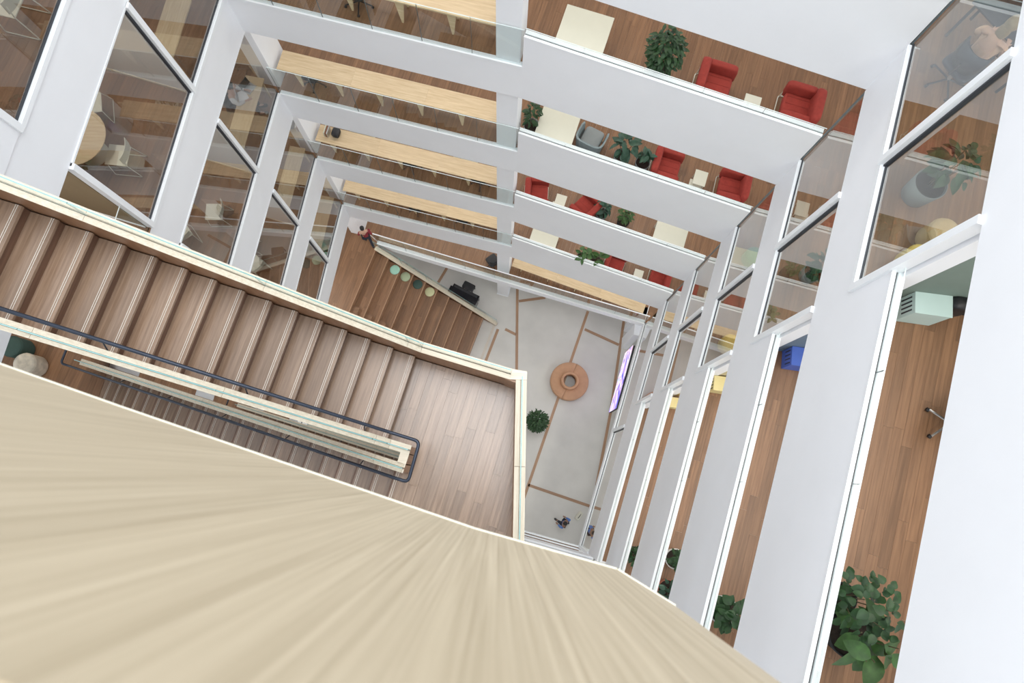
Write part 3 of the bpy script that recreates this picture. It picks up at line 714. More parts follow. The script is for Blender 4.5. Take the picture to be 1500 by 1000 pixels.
# long desks behind the left half of the north balustrade
def long_desk(k, label):
    A_, B_ = lerp(NW, K, .0), lerp(NW, K, .915); ax = math.atan2(B_[1] - A_[1], B_[0] - A_[0]); L_ = math.dist(A_, B_) - .03
    o0 = off(A_, nNL, .30)
    t = thing('long_desk', label, 'desk', (*o0, FL(k)), ax, 'long oak counters along the left galleries')
    nseg = 3
    for j in range(nseg):
        a0, a1 = .05 + (L_ - .05) * j / nseg + .001, .05 + (L_ - .05) * (j + 1) / nseg - .001
        obj('worktop', bx(bmesh.new(), ((a0 + a1) / 2, .285, .745), (a1 - a0, .57, .04)), 'oakdesk', t)
    for j in range(6):
        x = .55 + j * 1.13
        bm = addprism(bmesh.new(), [(x - .11, .07), (x + .11, .07), (x + .11, .11), (x - .11, .11)], 0, .725)
        for v_ in bm.verts:
            if v_.co.z < .1: v_.co.x = x + (v_.co.x - x) * .18
        obj('leg', bm, 'oakdesk', t)
        bm = addprism(bmesh.new(), [(x - .11, .46), (x + .11, .46), (x + .11, .5), (x - .11, .5)], 0, .725)
        for v_ in bm.verts:
            if v_.co.z < .1: v_.co.x = x + (v_.co.x - x) * .18
        obj('leg', bm, 'oakdesk', t)
    obj('modesty_rail', bx(bmesh.new(), (L_ / 2, .48, .66), (L_ - .5, .02, .10)), 'oakdesk', t)
for k, n_ in ((1, 'topmost long oak counter behind the left glass balustrade, cut by the top edge'), (2, 'long oak counter on the second gallery left of the white column'),
              (3, 'long oak counter on the third gallery with a black bag at its left end'), (4, 'long oak counter on the fourth gallery left of the white column')): long_desk(k, n_)
# bench counter on the lowest gallery, right part
A_, B_ = (.62, 9.1), (6.2, 7.03); ax = math.atan2(B_[1] - A_[1], B_[0] - A_[0])
t = thing('long_desk', 'long oak counter on the lowest gallery right of the white column', 'desk', (*A_, FL(5)), ax)
for j in range(3): obj('worktop', bx(bmesh.new(), (.99 + 1.983 * j, -.0, .745), (1.98, .46, .04)), 'oakdesk', t)
for j in range(5): obj('leg', bx(bmesh.new(), (.4 + 1.25 * j, .05, .36), (.04, .34, .725)), 'oakdesk', t)
# desks in the west rooms
def west_desk(k, label, first=[None]):
    a, b = off(lerp(NW, WM1, .02), nW, .16), off(lerp(NW, WM1, .93), nW, .16); L_ = math.dist(a, b); ax = math.atan2(b[1] - a[1], b[0] - a[0])
    if first[0] is None:
        t = thing('desk', label, 'desk', (*a, FL(k)), ax, 'oak desks behind the left windows')
        obj('tabletop', bx(bmesh.new(), (L_ / 2, -.26, .745), (L_, .5, .035), bev=.004), 'oakdesk', t)
        for x in (.1, L_ - .1):
            for y in (-.06, -.46): obj('leg', bx(bmesh.new(), (x, y, .365), (.045, .045, .73)), 'oakdesk', t)
        first[0] = t; return
    dup(first[0], (*a, FL(k)), ax, label, 'oak desks behind the left windows')
for k, s_ in ((1, 'oak desk behind the left window of the top visible storey, cut by the top edge'), (2, 'oak desk with a laptop and a person in white, behind the left window'),
              (3, 'oak desk behind the third left window, seen through dark reflections'), (4, 'oak desk with an office chair behind the fourth left window')): west_desk(k, s_)

# office chairs
def office_chair(name_label, x, y, k, rz, m='black', back=True, group=None, metal='black'):
    t = thing('office_chair', name_label, 'chair', (x, y, FL(k)), rz, group)
    for i in range(5):
        a = math.radians(72 * i + 18); l = obj('base_arm', tube(bmesh.new(), [(0, 0, .11), (.31 * math.cos(a), .31 * math.sin(a), .075)], .016, 6), metal, t)
        c_ = lathe(bmesh.new(), [(.01, -.0), (.028, .0), (.028, .04), (.01, .04)], seg=10)
        bmesh.ops.transform(c_, matrix=Matrix.Translation((.31 * math.cos(a), .31 * math.sin(a) + .02, .032)) @ Matrix.Rotation(math.pi / 2, 4, 'X'), verts=c_.verts)
        obj('castor', c_, 'black', l)
    obj('gas_stem', lathe(bmesh.new(), [(.03, .1), (.03, .28), (.018, .28), (.018, .42)], seg=10), 'chrome', t)
    obj('seat', cushion(bmesh.new(), (0, 0, .46), (.5, .5, .09)), m, t, True)
    if back:
        bm = bmesh.new()
        for i in range(9):
            a = math.radians(110 + 140 * i / 8)
            for (r, z) in ((.24, .5), (.27, .72), (.25, .95)): pass
        rows = [[bm.verts.new((r * math.cos(math.radians(115 + 130 * i / 8)) , r * math.sin(math.radians(115 + 130 * i / 8)), z)) for r, z in ((.23, .53), (.27, .72), (.26, .94), (.235, .94), (.245, .72), (.205, .53))] for i in range(9)]
        for A_, B_ in zip(rows, rows[1:]):
            for j in range(6): bm.faces.new((A_[j], A_[(j + 1) % 6], B_[(j + 1) % 6], B_[j]))
        bm.faces.new(rows[0]); bm.faces.new(rows[-1][::-1])
        obj('backrest', bm, m, t, True)
        obj('back_strut', tube(bmesh.new(), [(-.05, 0, .43), (-.27, 0, .45), (-.27, 0, .7)], .014, 6), metal, t)
    return t
FN = math.atan2(-nNL[1], -nNL[0])
def under_counter(label, x, k, m='black'):
    tt = (x - NW[0]) / (K[0] - NW[0]); p = off(lerp(NW, K, tt), nNL, .57); office_chair(label, p[0], p[1], k, FN + random.uniform(-.25, .25), m, back=False)
under_counter('black office chair under the topmost long oak counter, only its star base showing', -3.2, 1)
under_counter('black office chair tucked at the left end of the second gallery counter', -5.2, 2)
under_counter('black office chair under the third gallery counter, near its middle', -3.0, 3)
under_counter('black office chair under the third gallery counter, close to the white column', -.75, 3)
under_counter('black office chair under the fourth gallery counter, left of its middle', -3.3, 4)
under_counter('black office chair under the fourth gallery counter, near its right end', -1.5, 4)
office_chair('black swivel chair on the lowest gallery beside the white column', -.28, 9.22, 5, 2.2)
office_chair('grey office chair at the desk behind the fourth left window', -6.95, 9.55, 4, .1, m='grey')
office_chair('office chair with pale metal base behind the large right-hand parapet, mostly hidden', 6.17, .72, 0, .9, m='grey', metal='chrome')

# shell chairs in the west rooms
def shell_chair(label, x, y, k, rz, first=[None]):
    g_ = 'cream shell chairs behind the left windows'
    if first[0] is None:
        t = thing('shell_chair', label, 'chair', (x, y, FL(k)), rz, g_)
        obj('seat', bx(bmesh.new(), (.02, 0, .445), (.44, .44, .022), bev=.008), 'chairwhite', t)
        bm = bmesh.new(); rows = []
        for i in range(9):
            y_ = -.23 + .46 * i / 8; d = .05 * (1 - (y_ / .23) ** 2)
            rows.append([bm.verts.new(q) for q in ((-.20 - d, y_, .56), (-.24 - d, y_, .80), (-.255 - d, y_, .80), (-.215 - d, y_, .56))])
        for A_, B_ in zip(rows, rows[1:]):
            for j in range(4): bm.faces.new((A_[j], A_[(j + 1) % 4], B_[(j + 1) % 4], B_[j]))
        bm.faces.new(rows[0]); bm.faces.new(rows[-1][::-1])
        obj('backrest', bm, 'chairwhite', t)
        for s in (-1, 1):
            obj('leg', tube(bmesh.new(), round_path([(.2, s * .2, .43), (.26, s * .23, .01), (-.3, s * .23, .01), (-.19, s * .2, .43), (-.25, s * .2, .7)], .03), .010, 6), 'chairwhite', t, True)
        first[0] = t; return
    dup(first[0], (x, y, FL(k)), rz, label, g_)
shell_chair('cream shell chair in the middle of the second left window', -7.3, 6.68, 2, math.pi)
shell_chair('cream shell chair half hidden by the white band, second left window', -8.1, 6.1, 2, 2.2)
shell_chair('cream shell chair near the top left of the lower second left window', -8.35, 7.3, 2, 2.9)
shell_chair('cream shell chair facing away at the round table behind the first left window', -7.6, 6.3, 1, math.pi - .1)
shell_chair('cream shell chair at the far side of the round table behind the first left window', -8.3, 7.45, 1, -1.4)
shell_chair('cream shell chair in the top left corner window', -7.15, 6.75, 0, 2.9)
shell_chair('second cream shell chair in the top left corner window, nearer its edge', -8.0, 6.0, 0, .4)
shell_chair('cream shell chair turned diagonally in the third left window', -7.6, 6.52, 3, 2.4)
shell_chair('cream shell chair behind the diagonal one in the third left window', -7.9, 7.15, 3, 3.3)
t = thing('round_table', 'round oak table behind the first left window', 'table', (-8.35, 6.55, FL(1)))
obj('tabletop', lathe(bmesh.new(), [(.60, .72), (.62, .73), (.62, .745), (.60, .75)], seg=36), 'oakdesk', t); obj('pedestal', lathe(bmesh.new(), [(.28, 0), (.28, .02), (.04, .04), (.035, .7), (.12, .72)], seg=20), 'chairwhite', t, True)
def pouf(x, y, k, m, label, r=.22, h_=.42):
    t = thing('pouf', label, 'pouf', (x, y, FL(k)))
    obj('body', lathe(bmesh.new(), [(r * .9, 0), (r, .05), (r, h_ - .06), (r * .93, h_ - .01), (r * .5, h_)], seg=24), m, t, True)
    obj('seam', tube(bmesh.new(), [(r * 1.0 * math.cos(a_ * math.pi / 10), r * 1.0 * math.sin(a_ * math.pi / 10), h_ - .06) for a_ in range(20)], .007, 5, True), m, t)
pouf(-8.91, 2.09, 1, 'marble', 'small round speckled cream pouf on the lobby floor at the far left', .205, .45)
pouf(-9.2, 2.42, 1, 'padgreen', 'dark green pouf mostly hidden beside the speckled cream one at far left', .2, .45)
pouf(6.25, 3.36, 0, 'pufcork', 'round beige wool pouf behind the biggest right window')
pouf(5.86, 3.0, 0, 'pufyellow', 'round yellow wool pouf beside the beige one behind the biggest right window', .19)
pouf(-6.7, 8.5, 4, 'pufgreen', 'round green pouf beneath the desk of the fourth left window', .19)
pouf(6.62, 5.62, 2, 'pufgreen', 'round green pouf behind the upper third right window', .24)
pouf(5.85, 3.3, 2, 'pufyellow', 'round mustard pouf behind the lower third right window', .24)

# ------------------------------------------------------------------ slotted crates by the partitions
def crate(x, y, k, m, label, s=(.46, .36, .48), slots=4):
    t = thing('storage_box', label, 'box', (x, y, FL(k)), math.radians(-8))
    obj('body', bx(bmesh.new(), (0, 0, s[2] / 2), s, bev=.008), m, t)
    for j in range(slots):
        obj('slot', bx(bmesh.new(), (-s[0] / 2 - .001, -s[1] / 2 + .06 + j * (s[1] - .12) / (slots - 1), s[2] * .62), (.006, .022, s[2] * .5)), 'seal', t)
    obj('lid', bx(bmesh.new(), (0, 0, s[2] + .008), (s[0] + .01, s[1] + .01, .018), bev=.004), m, t)
crate(5.88, 2.29, 0, 'mint', 'mint green slotted box against the grey-green wall', (.5, .3, .5))
crate(5.84, 2.25, 1, 'blue', 'bright blue slotted box against the slate blue wall')
crate(5.56, 2.26, 2, 'yellow', 'pale yellow slotted box against the sand coloured wall')
crate(5.42, 2.22, 3, 'yellow', 'small yellow box just inside the fourth right opening', (.4, .3, .4), 3)
t = thing('handbag', 'black bag lying on the right edge of the mint box', 'bag', (6.28, 2.30, FL(0)), -.2)
obj('body', cushion(bmesh.new(), (0, 0, .36), (.3, .2, .42), e=.45), 'black', t, True)
obj('base_pad', cushion(bmesh.new(), (0, 0, .12), (.26, .2, .22), e=.5), 'black', t, True)
obj('strap', tube(bmesh.new(), [(.1 + .12 * math.sin(a_ / 8 * math.pi), .1 * math.cos(a_ / 8 * math.pi), .52 - .02 * a_) for a_ in range(9)], .008, 6), 'black', t, True)
t = thing('backpack', 'black bag on the left end of the third gallery counter', 'bag', (-5.22, 10.78, FL(3) + .767), -.25)
obj('body', cushion(bmesh.new(), (0, 0, .1), (.26, .3, .2), e=.5), 'black', t, True); obj('pocket', cushion(bmesh.new(), (.02, -.1, .1), (.2, .12, .14), e=.5), 'black', t, True)
t = thing('book_stack', 'pale folders standing left of the black bag on the third gallery counter', 'folders', (-5.5, 10.82, FL(3) + .767), -.25)
for j in range(3): obj('folder', bx(bmesh.new(), (-.05 + .05 * j, 0, .12), (.035, .3, .24)), ('tabletop', 'corkdark', 'chrome')[j], t)
for (x, y, lb) in ((-4.52, 11.10, 'left green planter strip behind the third gallery counter'), (-1.1, 10.12, 'right green planter strip behind the third gallery counter')):
    t = thing('planter', lb, 'planter', (x, y, FL(3)), math.radians(-14)); obj('trough', bx(bmesh.new(), (0, 0, .3), (.75, .2, .6)), 'chairwhite', t)
    bm = bmesh.new(); rr = random.Random(3)
    for j in range(90):
        c_ = (rr.uniform(-.36, .36), rr.uniform(-.09, .09), .6); h_ = rr.uniform(.08, .2); a_ = rr.uniform(0, 6.3)
        v = [bm.verts.new((c_[0] + .012 * math.cos(a_), c_[1] + .012 * math.sin(a_), .6)), bm.verts.new((c_[0] - .012 * math.cos(a_), c_[1] - .012 * math.sin(a_), .6)), bm.verts.new((c_[0] + rr.uniform(-.06, .06), c_[1] + rr.uniform(-.05, .05), .6 + h_))]
        bm.faces.new(v)
    tag(obj('grass_blades', bm, 'leaf2', t), kind='stuff')

# ------------------------------------------------------------------ plants
def leaf_mesh(name, L_, Wd, m, curl=.25):
    bm = bmesh.new(); n = 6; mid, lf, rt = [], [], []
    for i in range(n + 1):
        t_ = i / n; w = Wd / 2 * math.sin(math.pi * min(1, t_ ** .8)) ** .8 if 0 < i < n else .004; z = -curl * L_ * t_ * t_
        mid.append(bm.verts.new((L_ * t_, 0, z))); lf.append(bm.verts.new((L_ * t_, w, z + w * .3))); rt.append(bm.verts.new((L_ * t_, -w, z + w * .3)))
    for i in range(n): bm.faces.new((mid[i], mid[i + 1], lf[i + 1], lf[i])); bm.faces.new((rt[i], rt[i + 1], mid[i + 1], mid[i]))
    me = bpy.data.meshes.new(name); bm.to_mesh(me); bm.free(); me.materials.append(M[m])
    for p in me.polygons: p.use_smooth = True
    return me
LM = {}
def leaves_me(m, L_, Wd):
    if (m, L_, Wd) not in LM: LM[(m, L_, Wd)] = leaf_mesh('leaf', L_, Wd, m)
    return LM[(m, L_, Wd)]
def plant(label, x, y, z, pot=('potwhite', .2, .34), crown=(.45, .4, 1.0), leaf=('leaf', .24, .15), count=46, single=True, seed=1, stems=5, trunk=False, name='potted_plant', lean=(0, 0)):
    """crown = (radius, half height, centre height)"""
    rr = random.Random(seed); t = thing(name, label, 'plant', (x, y, z))
    pm, pr, ph = pot
    obj('pot', lathe(bmesh.new(), [(pr * .78, 0), (pr * .82, .01), (pr, ph), (pr * .93, ph), (pr * .9, ph - .04), (pr * .2, ph - .045)], seg=24), pm, t, True)
    obj('soil', lathe(bmesh.new(), [(pr * .88, ph - .05), (pr * .88, ph - .03), (pr * .1, ph - .025)], seg=18), 'soil', t)
    tips = []
    for s in range(stems):
        a = 2 * math.pi * s / stems + rr.uniform(-.3, .3); r = crown[0] * rr.uniform(.2, .6)
        tip = Vector((r * math.cos(a) + lean[0], r * math.sin(a) + lean[1], crown[2] + crown[1] * rr.uniform(-.2, .6)))
        b0 = Vector((.03 * math.cos(a), .03 * math.sin(a), ph - .03)); mid = (b0 + tip) / 2 + Vector((0, 0, .05))
        obj('stem', tube(bmesh.new(), [b0, mid, tip], .012 if trunk else .007, 5), 'stem', t); tips.append((b0, tip))
    acc = bmesh.new(); me = leaves_me(*leaf)
    for i in range(count):
        a = rr.uniform(0, 2 * math.pi); u_ = rr.uniform(-1, 1); rad = rr.uniform(.35, 1) ** .6
        c_ = Vector((crown[0] * rad * math.sqrt(1 - u_ * u_) * math.cos(a) * .8 + lean[0], crown[0] * rad * math.sqrt(1 - u_ * u_) * math.sin(a) * .8 + lean[1], crown[2] + crown[1] * rad * u_))
        yaw = a + rr.uniform(-.7, .7); pitch = rr.uniform(-.35, .6); roll = rr.uniform(-.6, .6); sc = rr.uniform(.7, 1.15)
        mtx = Matrix.Translation(c_) @ Matrix.Rotation(yaw, 4, 'Z') @ Matrix.Rotation(pitch, 4, 'Y') @ Matrix.Rotation(roll, 4, 'X') @ Matrix.Scale(sc, 4) @ Matrix.Translation((-leaf[1] * .35, 0, 0))
        if single:
            o = bpy.data.objects.new('leaf', me); C.objects.link(o); o.parent = t; o.matrix_local = mtx
        else:
            n0 = len(acc.verts); acc.from_mesh(me); acc.verts.ensure_lookup_table(); bmesh.ops.transform(acc, matrix=mtx, verts=acc.verts[n0:])
    if single: acc.free()
    else:
        o = obj('foliage', acc, leaf[0], t, True); o['kind'] = 'stuff'
    return t
plant('tall bushy dark green plant on the top visible gallery, left of the red armchair', 3.3, 8.32, FL(1), ('potblack', .24, .4), (.52, .5, 1.1), ('leaf', .13, .075), 420, False, 2, 8)
plant('broad-leaved plant beside the tub chair on the second gallery', 3.25, 8.42, FL(2), ('potgrey', .2, .32), (.42, .3, .85), ('bluegreenleaf', .30, .16), 30, True, 3)
plant('smaller plant in a grey pot against the red armchair of the second gallery', 3.82, 8.22, FL(2), ('potgrey', .2, .32), (.27, .22, .7), ('bluegreenleaf', .22, .12), 22, True, 4)
plant('leafy plant between the white column and the cream table, second gallery', .86, 9.2, FL(2), ('potgrey', .22, .42), (.3, .45, 1.0), ('leaf', .16, .08), 60, True, 5)
plant('blue-green potted plant right of the diagonal armchair on the third gallery', 3.32, 8.36, FL(3), ('potgrey', .2, .3), (.3, .25, .62), ('bluegreenleaf', .22, .13), 26, True, 6)
plant('bushy plant with yellowish leaves, rightmost of the two on the third gallery', 4.0, 8.08, FL(3), ('potblack', .2, .32), (.34, .35, .85), ('leaf2', .13, .07), 90, True, 7)
plant('plant drooping over the parapet of the fourth gallery', 3.12, 8.1, FL(4), ('potblack', .2, .45), (.38, .3, 1.1), ('leaf2', .30, .19), 20, True, 8, lean=(.0, -.12))
plant('plant beside the drooping one on the fourth gallery', 3.62, 7.98, FL(4), ('potblack', .2, .45), (.32, .3, 1.05), ('leaf2', .28, .17), 16, True, 9, lean=(.05, -.1))
plant('bushy broad-leaved potted plant behind the biggest right window', 6.12, 4.08, FL(0), ('potgrey', .24, .42), (.42, .24, .8), ('leaf', .24, .13), 60, True, 10, lean=(.12, .1))
for j in range(16):
    pass
plant('leafy dark green plant behind the second right window', 6.25, 4.0, FL(1), ('potgrey', .2, .35), (.38, .25, .75), ('leaf', .18, .1), 46, True, 11)
plant('big-leaved plant in the widest strip of wooden floor at the bottom right', 4.42, -1.95, FL(0), ('potblack', .28, .34), (.5, .42, .85), ('leaf2', .34, .22), 20, True, 12)
plant('tall small-leaved plant intertwined with the big-leaved one at the bottom right', 4.35, -1.5, FL(0), ('potblack', .2, .34), (.5, .5, .9), ('leaf', .13, .11), 120, True, 13)
plant('round-leaved plant at the foot of the second floor strip from the right', 4.05, -2.35, FL(1), ('potwhite', .26, .4), (.38, .3, .85), ('leaf', .19, .15), 60, True, 14)
plant('upper of two dark plants at the foot of the third strip from the right', 4.2, -1.9, FL(2), ('potwhite', .24, .38), (.3, .25, .7), ('leaf', .15, .1), 40, True, 15)
plant('lower of two dark plants at the foot of the third strip from the right', 4.0, -2.6, FL(2), ('terracotta', .24, .36), (.34, .28, .75), ('bluegreenleaf', .17, .11), 44, True, 16)
plant('dark plant at the foot of the fourth strip from the right', 3.95, -2.2, FL(3), ('potblack', .22, .4), (.36, .35, .9), ('leaf', .17, .11), 50, True, 17)
plant('bushy indoor tree standing on the concrete ground floor beside the stair landing', 1.72, 2.45, 0, ('potgrey', .32, .5), (.62, .75, 2.1), ('leaf', .16, .06), 700, False, 18, 9, True, name='indoor_tree')

# ------------------------------------------------------------------ ground floor things
t = thing('ring_bench', 'round tan bench with a raised ring backrest on the concrete floor', 'bench', (3.37, 4.47, 0))
for s in range(2):
    a0, a1 = math.radians(66 + 180 * s + .4), math.radians(66 + 180 * (s + 1) - .4); bm = bmesh.new(); rows = []
    for i in range(25):
        a = a0 + (a1 - a0) * i / 24
        rows.append([bm.verts.new((r * math.cos(a), r * math.sin(a), z)) for r, z in ((.40, .02), (.86, .02), (.90, .06), (.92, .36), (.90, .42), (.84, .45), (.46, .45), (.40, .43))])
    for A_, B_ in zip(rows, rows[1:]):
        for j in range(8): bm.faces.new((A_[j], A_[(j + 1) % 8], B_[(j + 1) % 8], B_[j]))
    bm.faces.new(rows[0]); bm.faces.new(rows[-1][::-1]); obj('seat', bm, 'cork', t, True)
bm = bmesh.new(); rows = []
for i in range(36):
    a = 2 * math.pi * i / 36; rows.append([bm.verts.new((r * math.cos(a), r * math.sin(a), z)) for r, z in ((.30, .1), (.42, .4), (.43, .62), (.41, .68), (.36, .70), (.32, .68), (.29, .60))])
for i in range(36):
    A_, B_ = rows[i], rows[(i + 1) % 36]
    for j in range(7): bm.faces.new((A_[j], A_[(j + 1) % 7], B_[(j + 1) % 7], B_[j]))
obj('ring_backrest', bm, 'cork', t, True)
t = thing('piano', 'black upright piano standing behind the bleacher rail on the ground floor', 'piano', (-1.72, 8.55, 0), math.atan2(-.72, 1.4))
obj('cabinet', bx(bmesh.new(), (0, 0, .42), (1.45, .30, .82), bev=.01), 'blackgloss', t); obj('top_lid', bx(bmesh.new(), (0, 0, .85), (1.5, .34, .03), bev=.006), 'blackgloss', t)
obj('keyboard_shelf', bx(bmesh.new(), (0, .25, .62), (1.4, .24, .06), bev=.006), 'blackgloss', t)
kb = obj('fallboard', bx(bmesh.new(), (0, .25, .66), (1.26, .2, .02), bev=.004), 'black', t)
for s in (-1, 1): obj('leg', bx(bmesh.new(), (s * .66, .3, .3), (.06, .08, .6)), 'blackgloss', t)
t = thing('piano_stool', 'black rectangular piano stool behind the piano', 'stool', (-1.47, 9.1, 0), math.atan2(-.72, 1.4))
obj('seat', cushion(bmesh.new(), (0, 0, .48), (.6, .36, .1), e=.25), 'black', t, True)
for a in (-.25, .25):
    for b in (-.13, .13): obj('leg', bx(bmesh.new(), (a, b, .22), (.035, .035, .44)), 'black', t)
sa, sb = off((6.08, 5.65), nE, -.16), off((5.24, 2.87), nE, -.16)
t = thing('led_screen', 'long wall display glowing violet, pink and white above the ground floor', 'screen', (0, 0, 0))
scr = prism('display', [(0, -.012), (math.dist(sa, sb), -.012), (math.dist(sa, sb), 0), (0, 0)], 0, 1.95, 'screen', t)
scr.location = (*off(sa, nE, .0), 1.2); scr.rotation_euler = (0, 0, math.atan2(sb[1] - sa[1], sb[0] - sa[0]))
bar(sa, sb, nE, .012, .09, 1.17, 3.17, 'housing', 'black', t)
for f_ in (.1, .5, .9):
    p = lerp(sa, sb, f_); bar(off(p, (0, 0), 0), lerp(sa, sb, f_ + .01), nE, .09, .17, 2.9, 3.25, 'bracket', 'chrome', t)
t = thing('bag', 'light canvas bag with a dark handle on the floor near the people in blue', 'bag', (3.72, -1.75, 0), .9)
obj('body', cushion(bmesh.new(), (0, 0, .2), (.44, .2, .4), e=.4), 'chairwhite', t, True); obj('handle', tube(bmesh.new(), [(-.12, 0, .38), (-.1, 0, .52), (.1, 0, .52), (.12, 0, .38)], .01, 6), 'black', t)

# ------------------------------------------------------------------ laptop on the west desk
t = thing('laptop', 'open laptop on the oak desk in front of the person in white', 'laptop', (-6.55, 9.98, FL(2) + .763), 2.6)
obj('keyboard_base', bx(bmesh.new(), (0, 0, .008), (.22, .31, .016), bev=.003), 'chrome', t); obj('screen_lid', bx(bmesh.new(), (.13, 0, .11), (.008, .31, .21), ry=.25), 'black', t)
t = thing('paper_sheets', 'white papers beside the laptop on the oak desk', 'paper', (-6.72, 9.72, FL(2) + .763), .3)
for j in range(2): obj('sheet', bx(bmesh.new(), (.03 * j, .05 * j, .002 + .003 * j), (.21, .3, .002), rz=.2 * j), 'white_frame', t)

# ------------------------------------------------------------------ people
def skin_mesh(name, joints, edges, m, parent, sub=1, root=0):
    """one continuous surface grown around a joint skeleton"""
    me = bpy.data.meshes.new(name); names = list(joints); me.from_pydata([joints[n][0] for n in names], [(names.index(a), names.index(b)) for a, b in edges], [])
    o = bpy.data.objects.new(name, me); C.objects.link(o); sk = o.modifiers.new('skin', 'SKIN'); sk.use_smooth_shade = True; sk.branch_smoothing = .4
    for i, n in enumerate(names):
        r = joints[n][1]; r = r if isinstance(r, tuple) else (r, r); me.skin_vertices[0].data[i].radius = r
        me.skin_vertices[0].data[i].use_root = (i == root)
    ss = o.modifiers.new('sub', 'SUBSURF'); ss.levels = sub; ss.render_levels = sub
    dg = bpy.context.evaluated_depsgraph_get(); ev = o.evaluated_get(dg); m2 = bpy.data.meshes.new_from_object(ev)
    for p in m2.polygons: p.use_smooth = True
    o.modifiers.clear(); o.data = m2; m2.materials.clear(); m2.materials.append(M[m]); o.parent = parent; return o
def person(label, loc, rz, pose, top, bottom, hair, skin='skin', longhair=False, turn=0):
    """pose 'sit' or 'stand'; the figure faces +x"""
    t = thing('person', label, 'person', loc, rz)
    if pose == 'sit':
        J = {'pelvis': ((0, 0, .55), (.15, .13)), 'waist': ((.02, 0, .72), (.13, .11)), 'chest': ((.06, 0, .93), (.155, .12)), 'neck': ((.10, 0, 1.10), .05), 'head0': ((.13, 0, 1.17), .06)}
        for s, n in ((1, 'l'), (-1, 'r')):
            J.update({'sh' + n: ((.06, s * .19, 1.02), .058), 'el' + n: ((.14, s * .25, .80), .042), 'wr' + n: ((.37, s * .15, .79), .028),
                      'hip' + n: ((.02, s * .1, .53), .085), 'kn' + n: ((.45, s * .11, .53), .058), 'an' + n: ((.47, s * .11, .10), .036), 'to' + n: ((.62, s * .12, .045), .03)})
    else:
        J = {'pelvis': ((0, 0, .95), (.14, .11)), 'waist': ((0, 0, 1.10), (.12, .10)), 'chest': ((.01, 0, 1.32), (.15, .11)), 'neck': ((.02, 0, 1.50), .05), 'head0': ((.04, 0, 1.57), .06)}
        for s, n in ((1, 'l'), (-1, 'r')):
            st = .18 * s
            J.update({'sh' + n: ((0, s * .19, 1.42), .056), 'el' + n: ((-.03 + st * .4, s * .25, 1.13), .04), 'wr' + n: ((.16 + st * .3, s * .22, .96), .028),
                      'hip' + n: ((0, s * .09, .90), .085), 'kn' + n: ((.06 + st * .7, s * .1, .50), .058), 'an' + n: ((-.04 + st * 1.2, s * .1, .09), .036), 'to' + n: ((.11 + st * 1.2, s * .11, .04), .03)})
    E_ = [('pelvis', 'waist'), ('waist', 'chest'), ('chest', 'neck'), ('neck', 'head0')]
    for n in 'lr': E_ += [('chest', 'sh' + n), ('sh' + n, 'el' + n), ('el' + n, 'wr' + n), ('pelvis', 'hip' + n), ('hip' + n, 'kn' + n), ('kn' + n, 'an' + n), ('an' + n, 'to' + n)]
    # hands: palm and five fingers grown out of the wrist
    for n, s in (('l', 1), ('r', -1)):
        w = Vector(J['wr' + n][0]); d = (w - Vector(J['el' + n][0])).normalized(); side = d.cross(Vector((0, 0, 1))).normalized() * s; dn = side.cross(d) * s
        pm = w + d * .055; J['pa' + n] = (tuple(pm), (.033, .018)); E_.append(('wr' + n, 'pa' + n))
        for f, (o_, l_) in enumerate(((-.027, .06), (-.009, .072), (.009, .068), (.026, .052))):
            a = pm + side * o_ + d * .03; b = a + d * l_ * .5; c_ = b + d * l_ * .4 - Vector((0, 0, l_ * .45))
            for q, (p_, r_) in enumerate(((a, .010), (b, .009), (c_, .007))): J['f%s%d%d' % (n, f, q)] = (tuple(p_), r_)
            E_ += [('pa' + n, 'f%s%d0' % (n, f)), ('f%s%d0' % (n, f), 'f%s%d1' % (n, f)), ('f%s%d1' % (n, f), 'f%s%d2' % (n, f))]
        a = w + d * .03 - side * .03; b = a + d * .03 - side * .02
        J['t%s0' % n] = (tuple(a), .011); J['t%s1' % n] = (tuple(b), .009); E_ += [('wr' + n, 't%s0' % n), ('t%s0' % n, 't%s1' % n)]
    body = skin_mesh('body', J, E_, skin, t)
    def sub(names, grow):
        return {n: (J[n][0], tuple(x + grow for x in (J[n][1] if isinstance(J[n][1], tuple) else (J[n][1],) * 2))) for n in names}
    tn = ['waist', 'pelvis', 'chest', 'shl', 'ell', 'shr', 'elr', 'wrl', 'wrr']; tj = sub(tn, .018)
    for n in ('wrl', 'wrr'):
        e_ = Vector(J['e' + 'l' + n[-1]][0]); w_ = Vector(J[n][0]); tj[n] = (tuple(e_ + (w_ - e_) * .85), .045)
    skin_mesh('top', tj, [('pelvis', 'waist'), ('waist', 'chest'), ('chest', 'shl'), ('shl', 'ell'), ('ell', 'wrl'), ('chest', 'shr'), ('shr', 'elr'), ('elr', 'wrr')], top, t)
    bn = ['pelvis', 'hipl', 'knl', 'anl', 'hipr', 'knr', 'anr']
    skin_mesh('trousers', sub(bn, .014), [('pelvis', 'hipl'), ('hipl', 'knl'), ('knl', 'anl'), ('pelvis', 'hipr'), ('hipr', 'knr'), ('knr', 'anr')], bottom, t)
    for n in 'lr':
        a, b = Vector(J['an' + n][0]), Vector(J['to' + n][0])
        obj('shoe', cushion(bmesh.new(), ((a.x + b.x) / 2 + .01, (a.y + b.y) / 2, .04), (.27, .1, .085), e=.6), 'black', t, True)
    hc = Vector(J['head0'][0]) + Vector((.025, 0, .085))
    hb = bmesh.new(); cushion(hb, hc, (.19, .155, .235), e=.85, nu=20, nv=14)
    for v in hb.verts:                                   # jaw narrows, brow and chin shape the face
        r_ = v.co - hc
        if r_.z < -.03: v.co.y = hc.y + r_.y * .8; v.co.x += .008
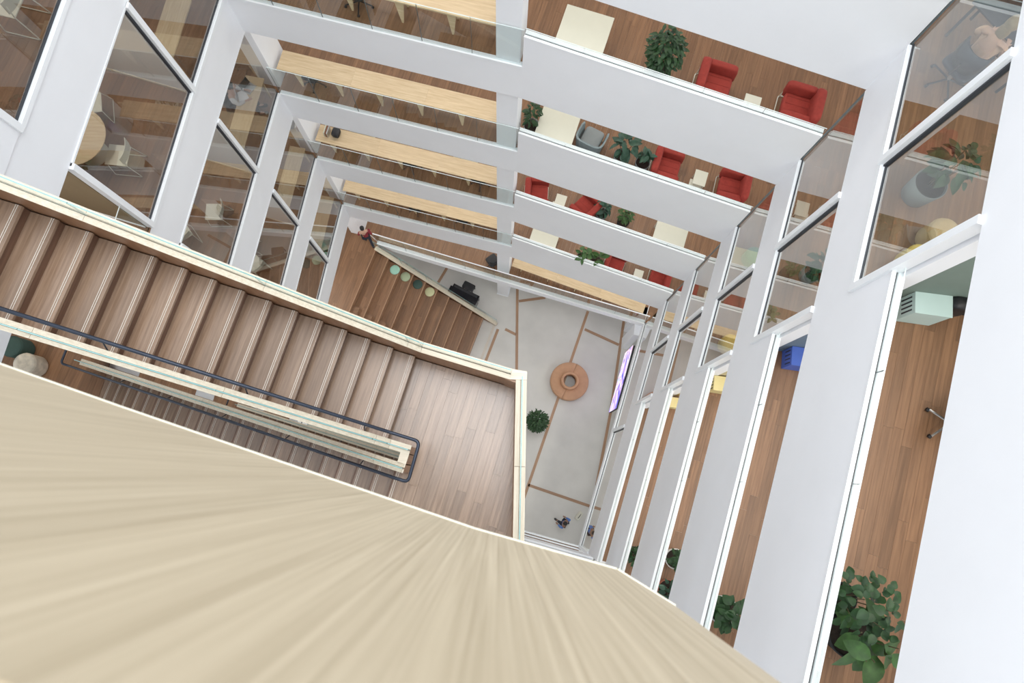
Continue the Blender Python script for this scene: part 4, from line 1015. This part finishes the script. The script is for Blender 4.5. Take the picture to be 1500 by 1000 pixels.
    cushion(hb, hc + Vector((.10, 0, -.012)), (.035, .026, .05), e=.8, nu=8, nv=6)   # nose
    for s in (-1, 1): cushion(hb, hc + Vector((-.005, s * .08, -.01)), (.04, .02, .06), e=.8, nu=8, nv=6)  # ears
    hd = obj('head', hb, skin, t, True)
    for s in (-1, 1): obj('eye', cushion(bmesh.new(), hc + Vector((.086, s * .034, .018)), (.02, .028, .016), e=.9, nu=8, nv=6), 'black', hd, True)
    obj('mouth', cushion(bmesh.new(), hc + Vector((.085, 0, -.058)), (.018, .048, .012), e=.9, nu=8, nv=6), 'redcloth', hd, True)
    hr = bmesh.new(); cushion(hr, hc + Vector((-.022, 0, .028)), (.205, .182, .225), e=.85, nu=20, nv=12)
    if longhair: cushion(hr, hc + Vector((-.085, 0, -.09)), (.09, .17, .26), e=.8, nu=14, nv=10)
    obj('hair', hr, hair, t, True)
    return t
ch = office_chair('dark swivel chair under the woman in peach behind the upper right window', 6.80, 5.92, 0, .55, m='metal')
person('woman with dark blond hair in a peach top sitting at a desk, upper right window', (6.82, 5.93, FL(0)), .6, 'sit', 'peach', 'darkcloth', 'hairblond', longhair=True)
t = thing('desk', 'dark desk in front of the woman in peach', 'desk', (7.48, 6.40, FL(0)), .6)
obj('tabletop', bx(bmesh.new(), (0, 0, .735), (.65, 1.3, .03), bev=.004), 'metal', t)
for a in (-.26, .26):
    for b in (-.58, .58): obj('leg', bx(bmesh.new(), (a, b, .36), (.04, .04, .72)), 'metal', t)
office_chair('black office chair under the person in white behind the second left window', -7.02, 9.72, 2, .2)
person('person in a white top sitting at the oak desk behind the second left window', (-6.98, 9.72, FL(2)), .15, 'sit', 'whitecloth', 'darkcloth', 'hairblack')
person('person in a bright blue top and dark trousers walking on the concrete floor', (2.98, -2.02, 0), 2.5, 'stand', 'bluecloth', 'darkcloth', 'hairblack', 'skin2')
person('person in a dark red top standing at the head of the bleacher rail', (-5.72, 10.15, FL(5)), 1.9, 'stand', 'redcloth', 'darkcloth', 'hairblack')
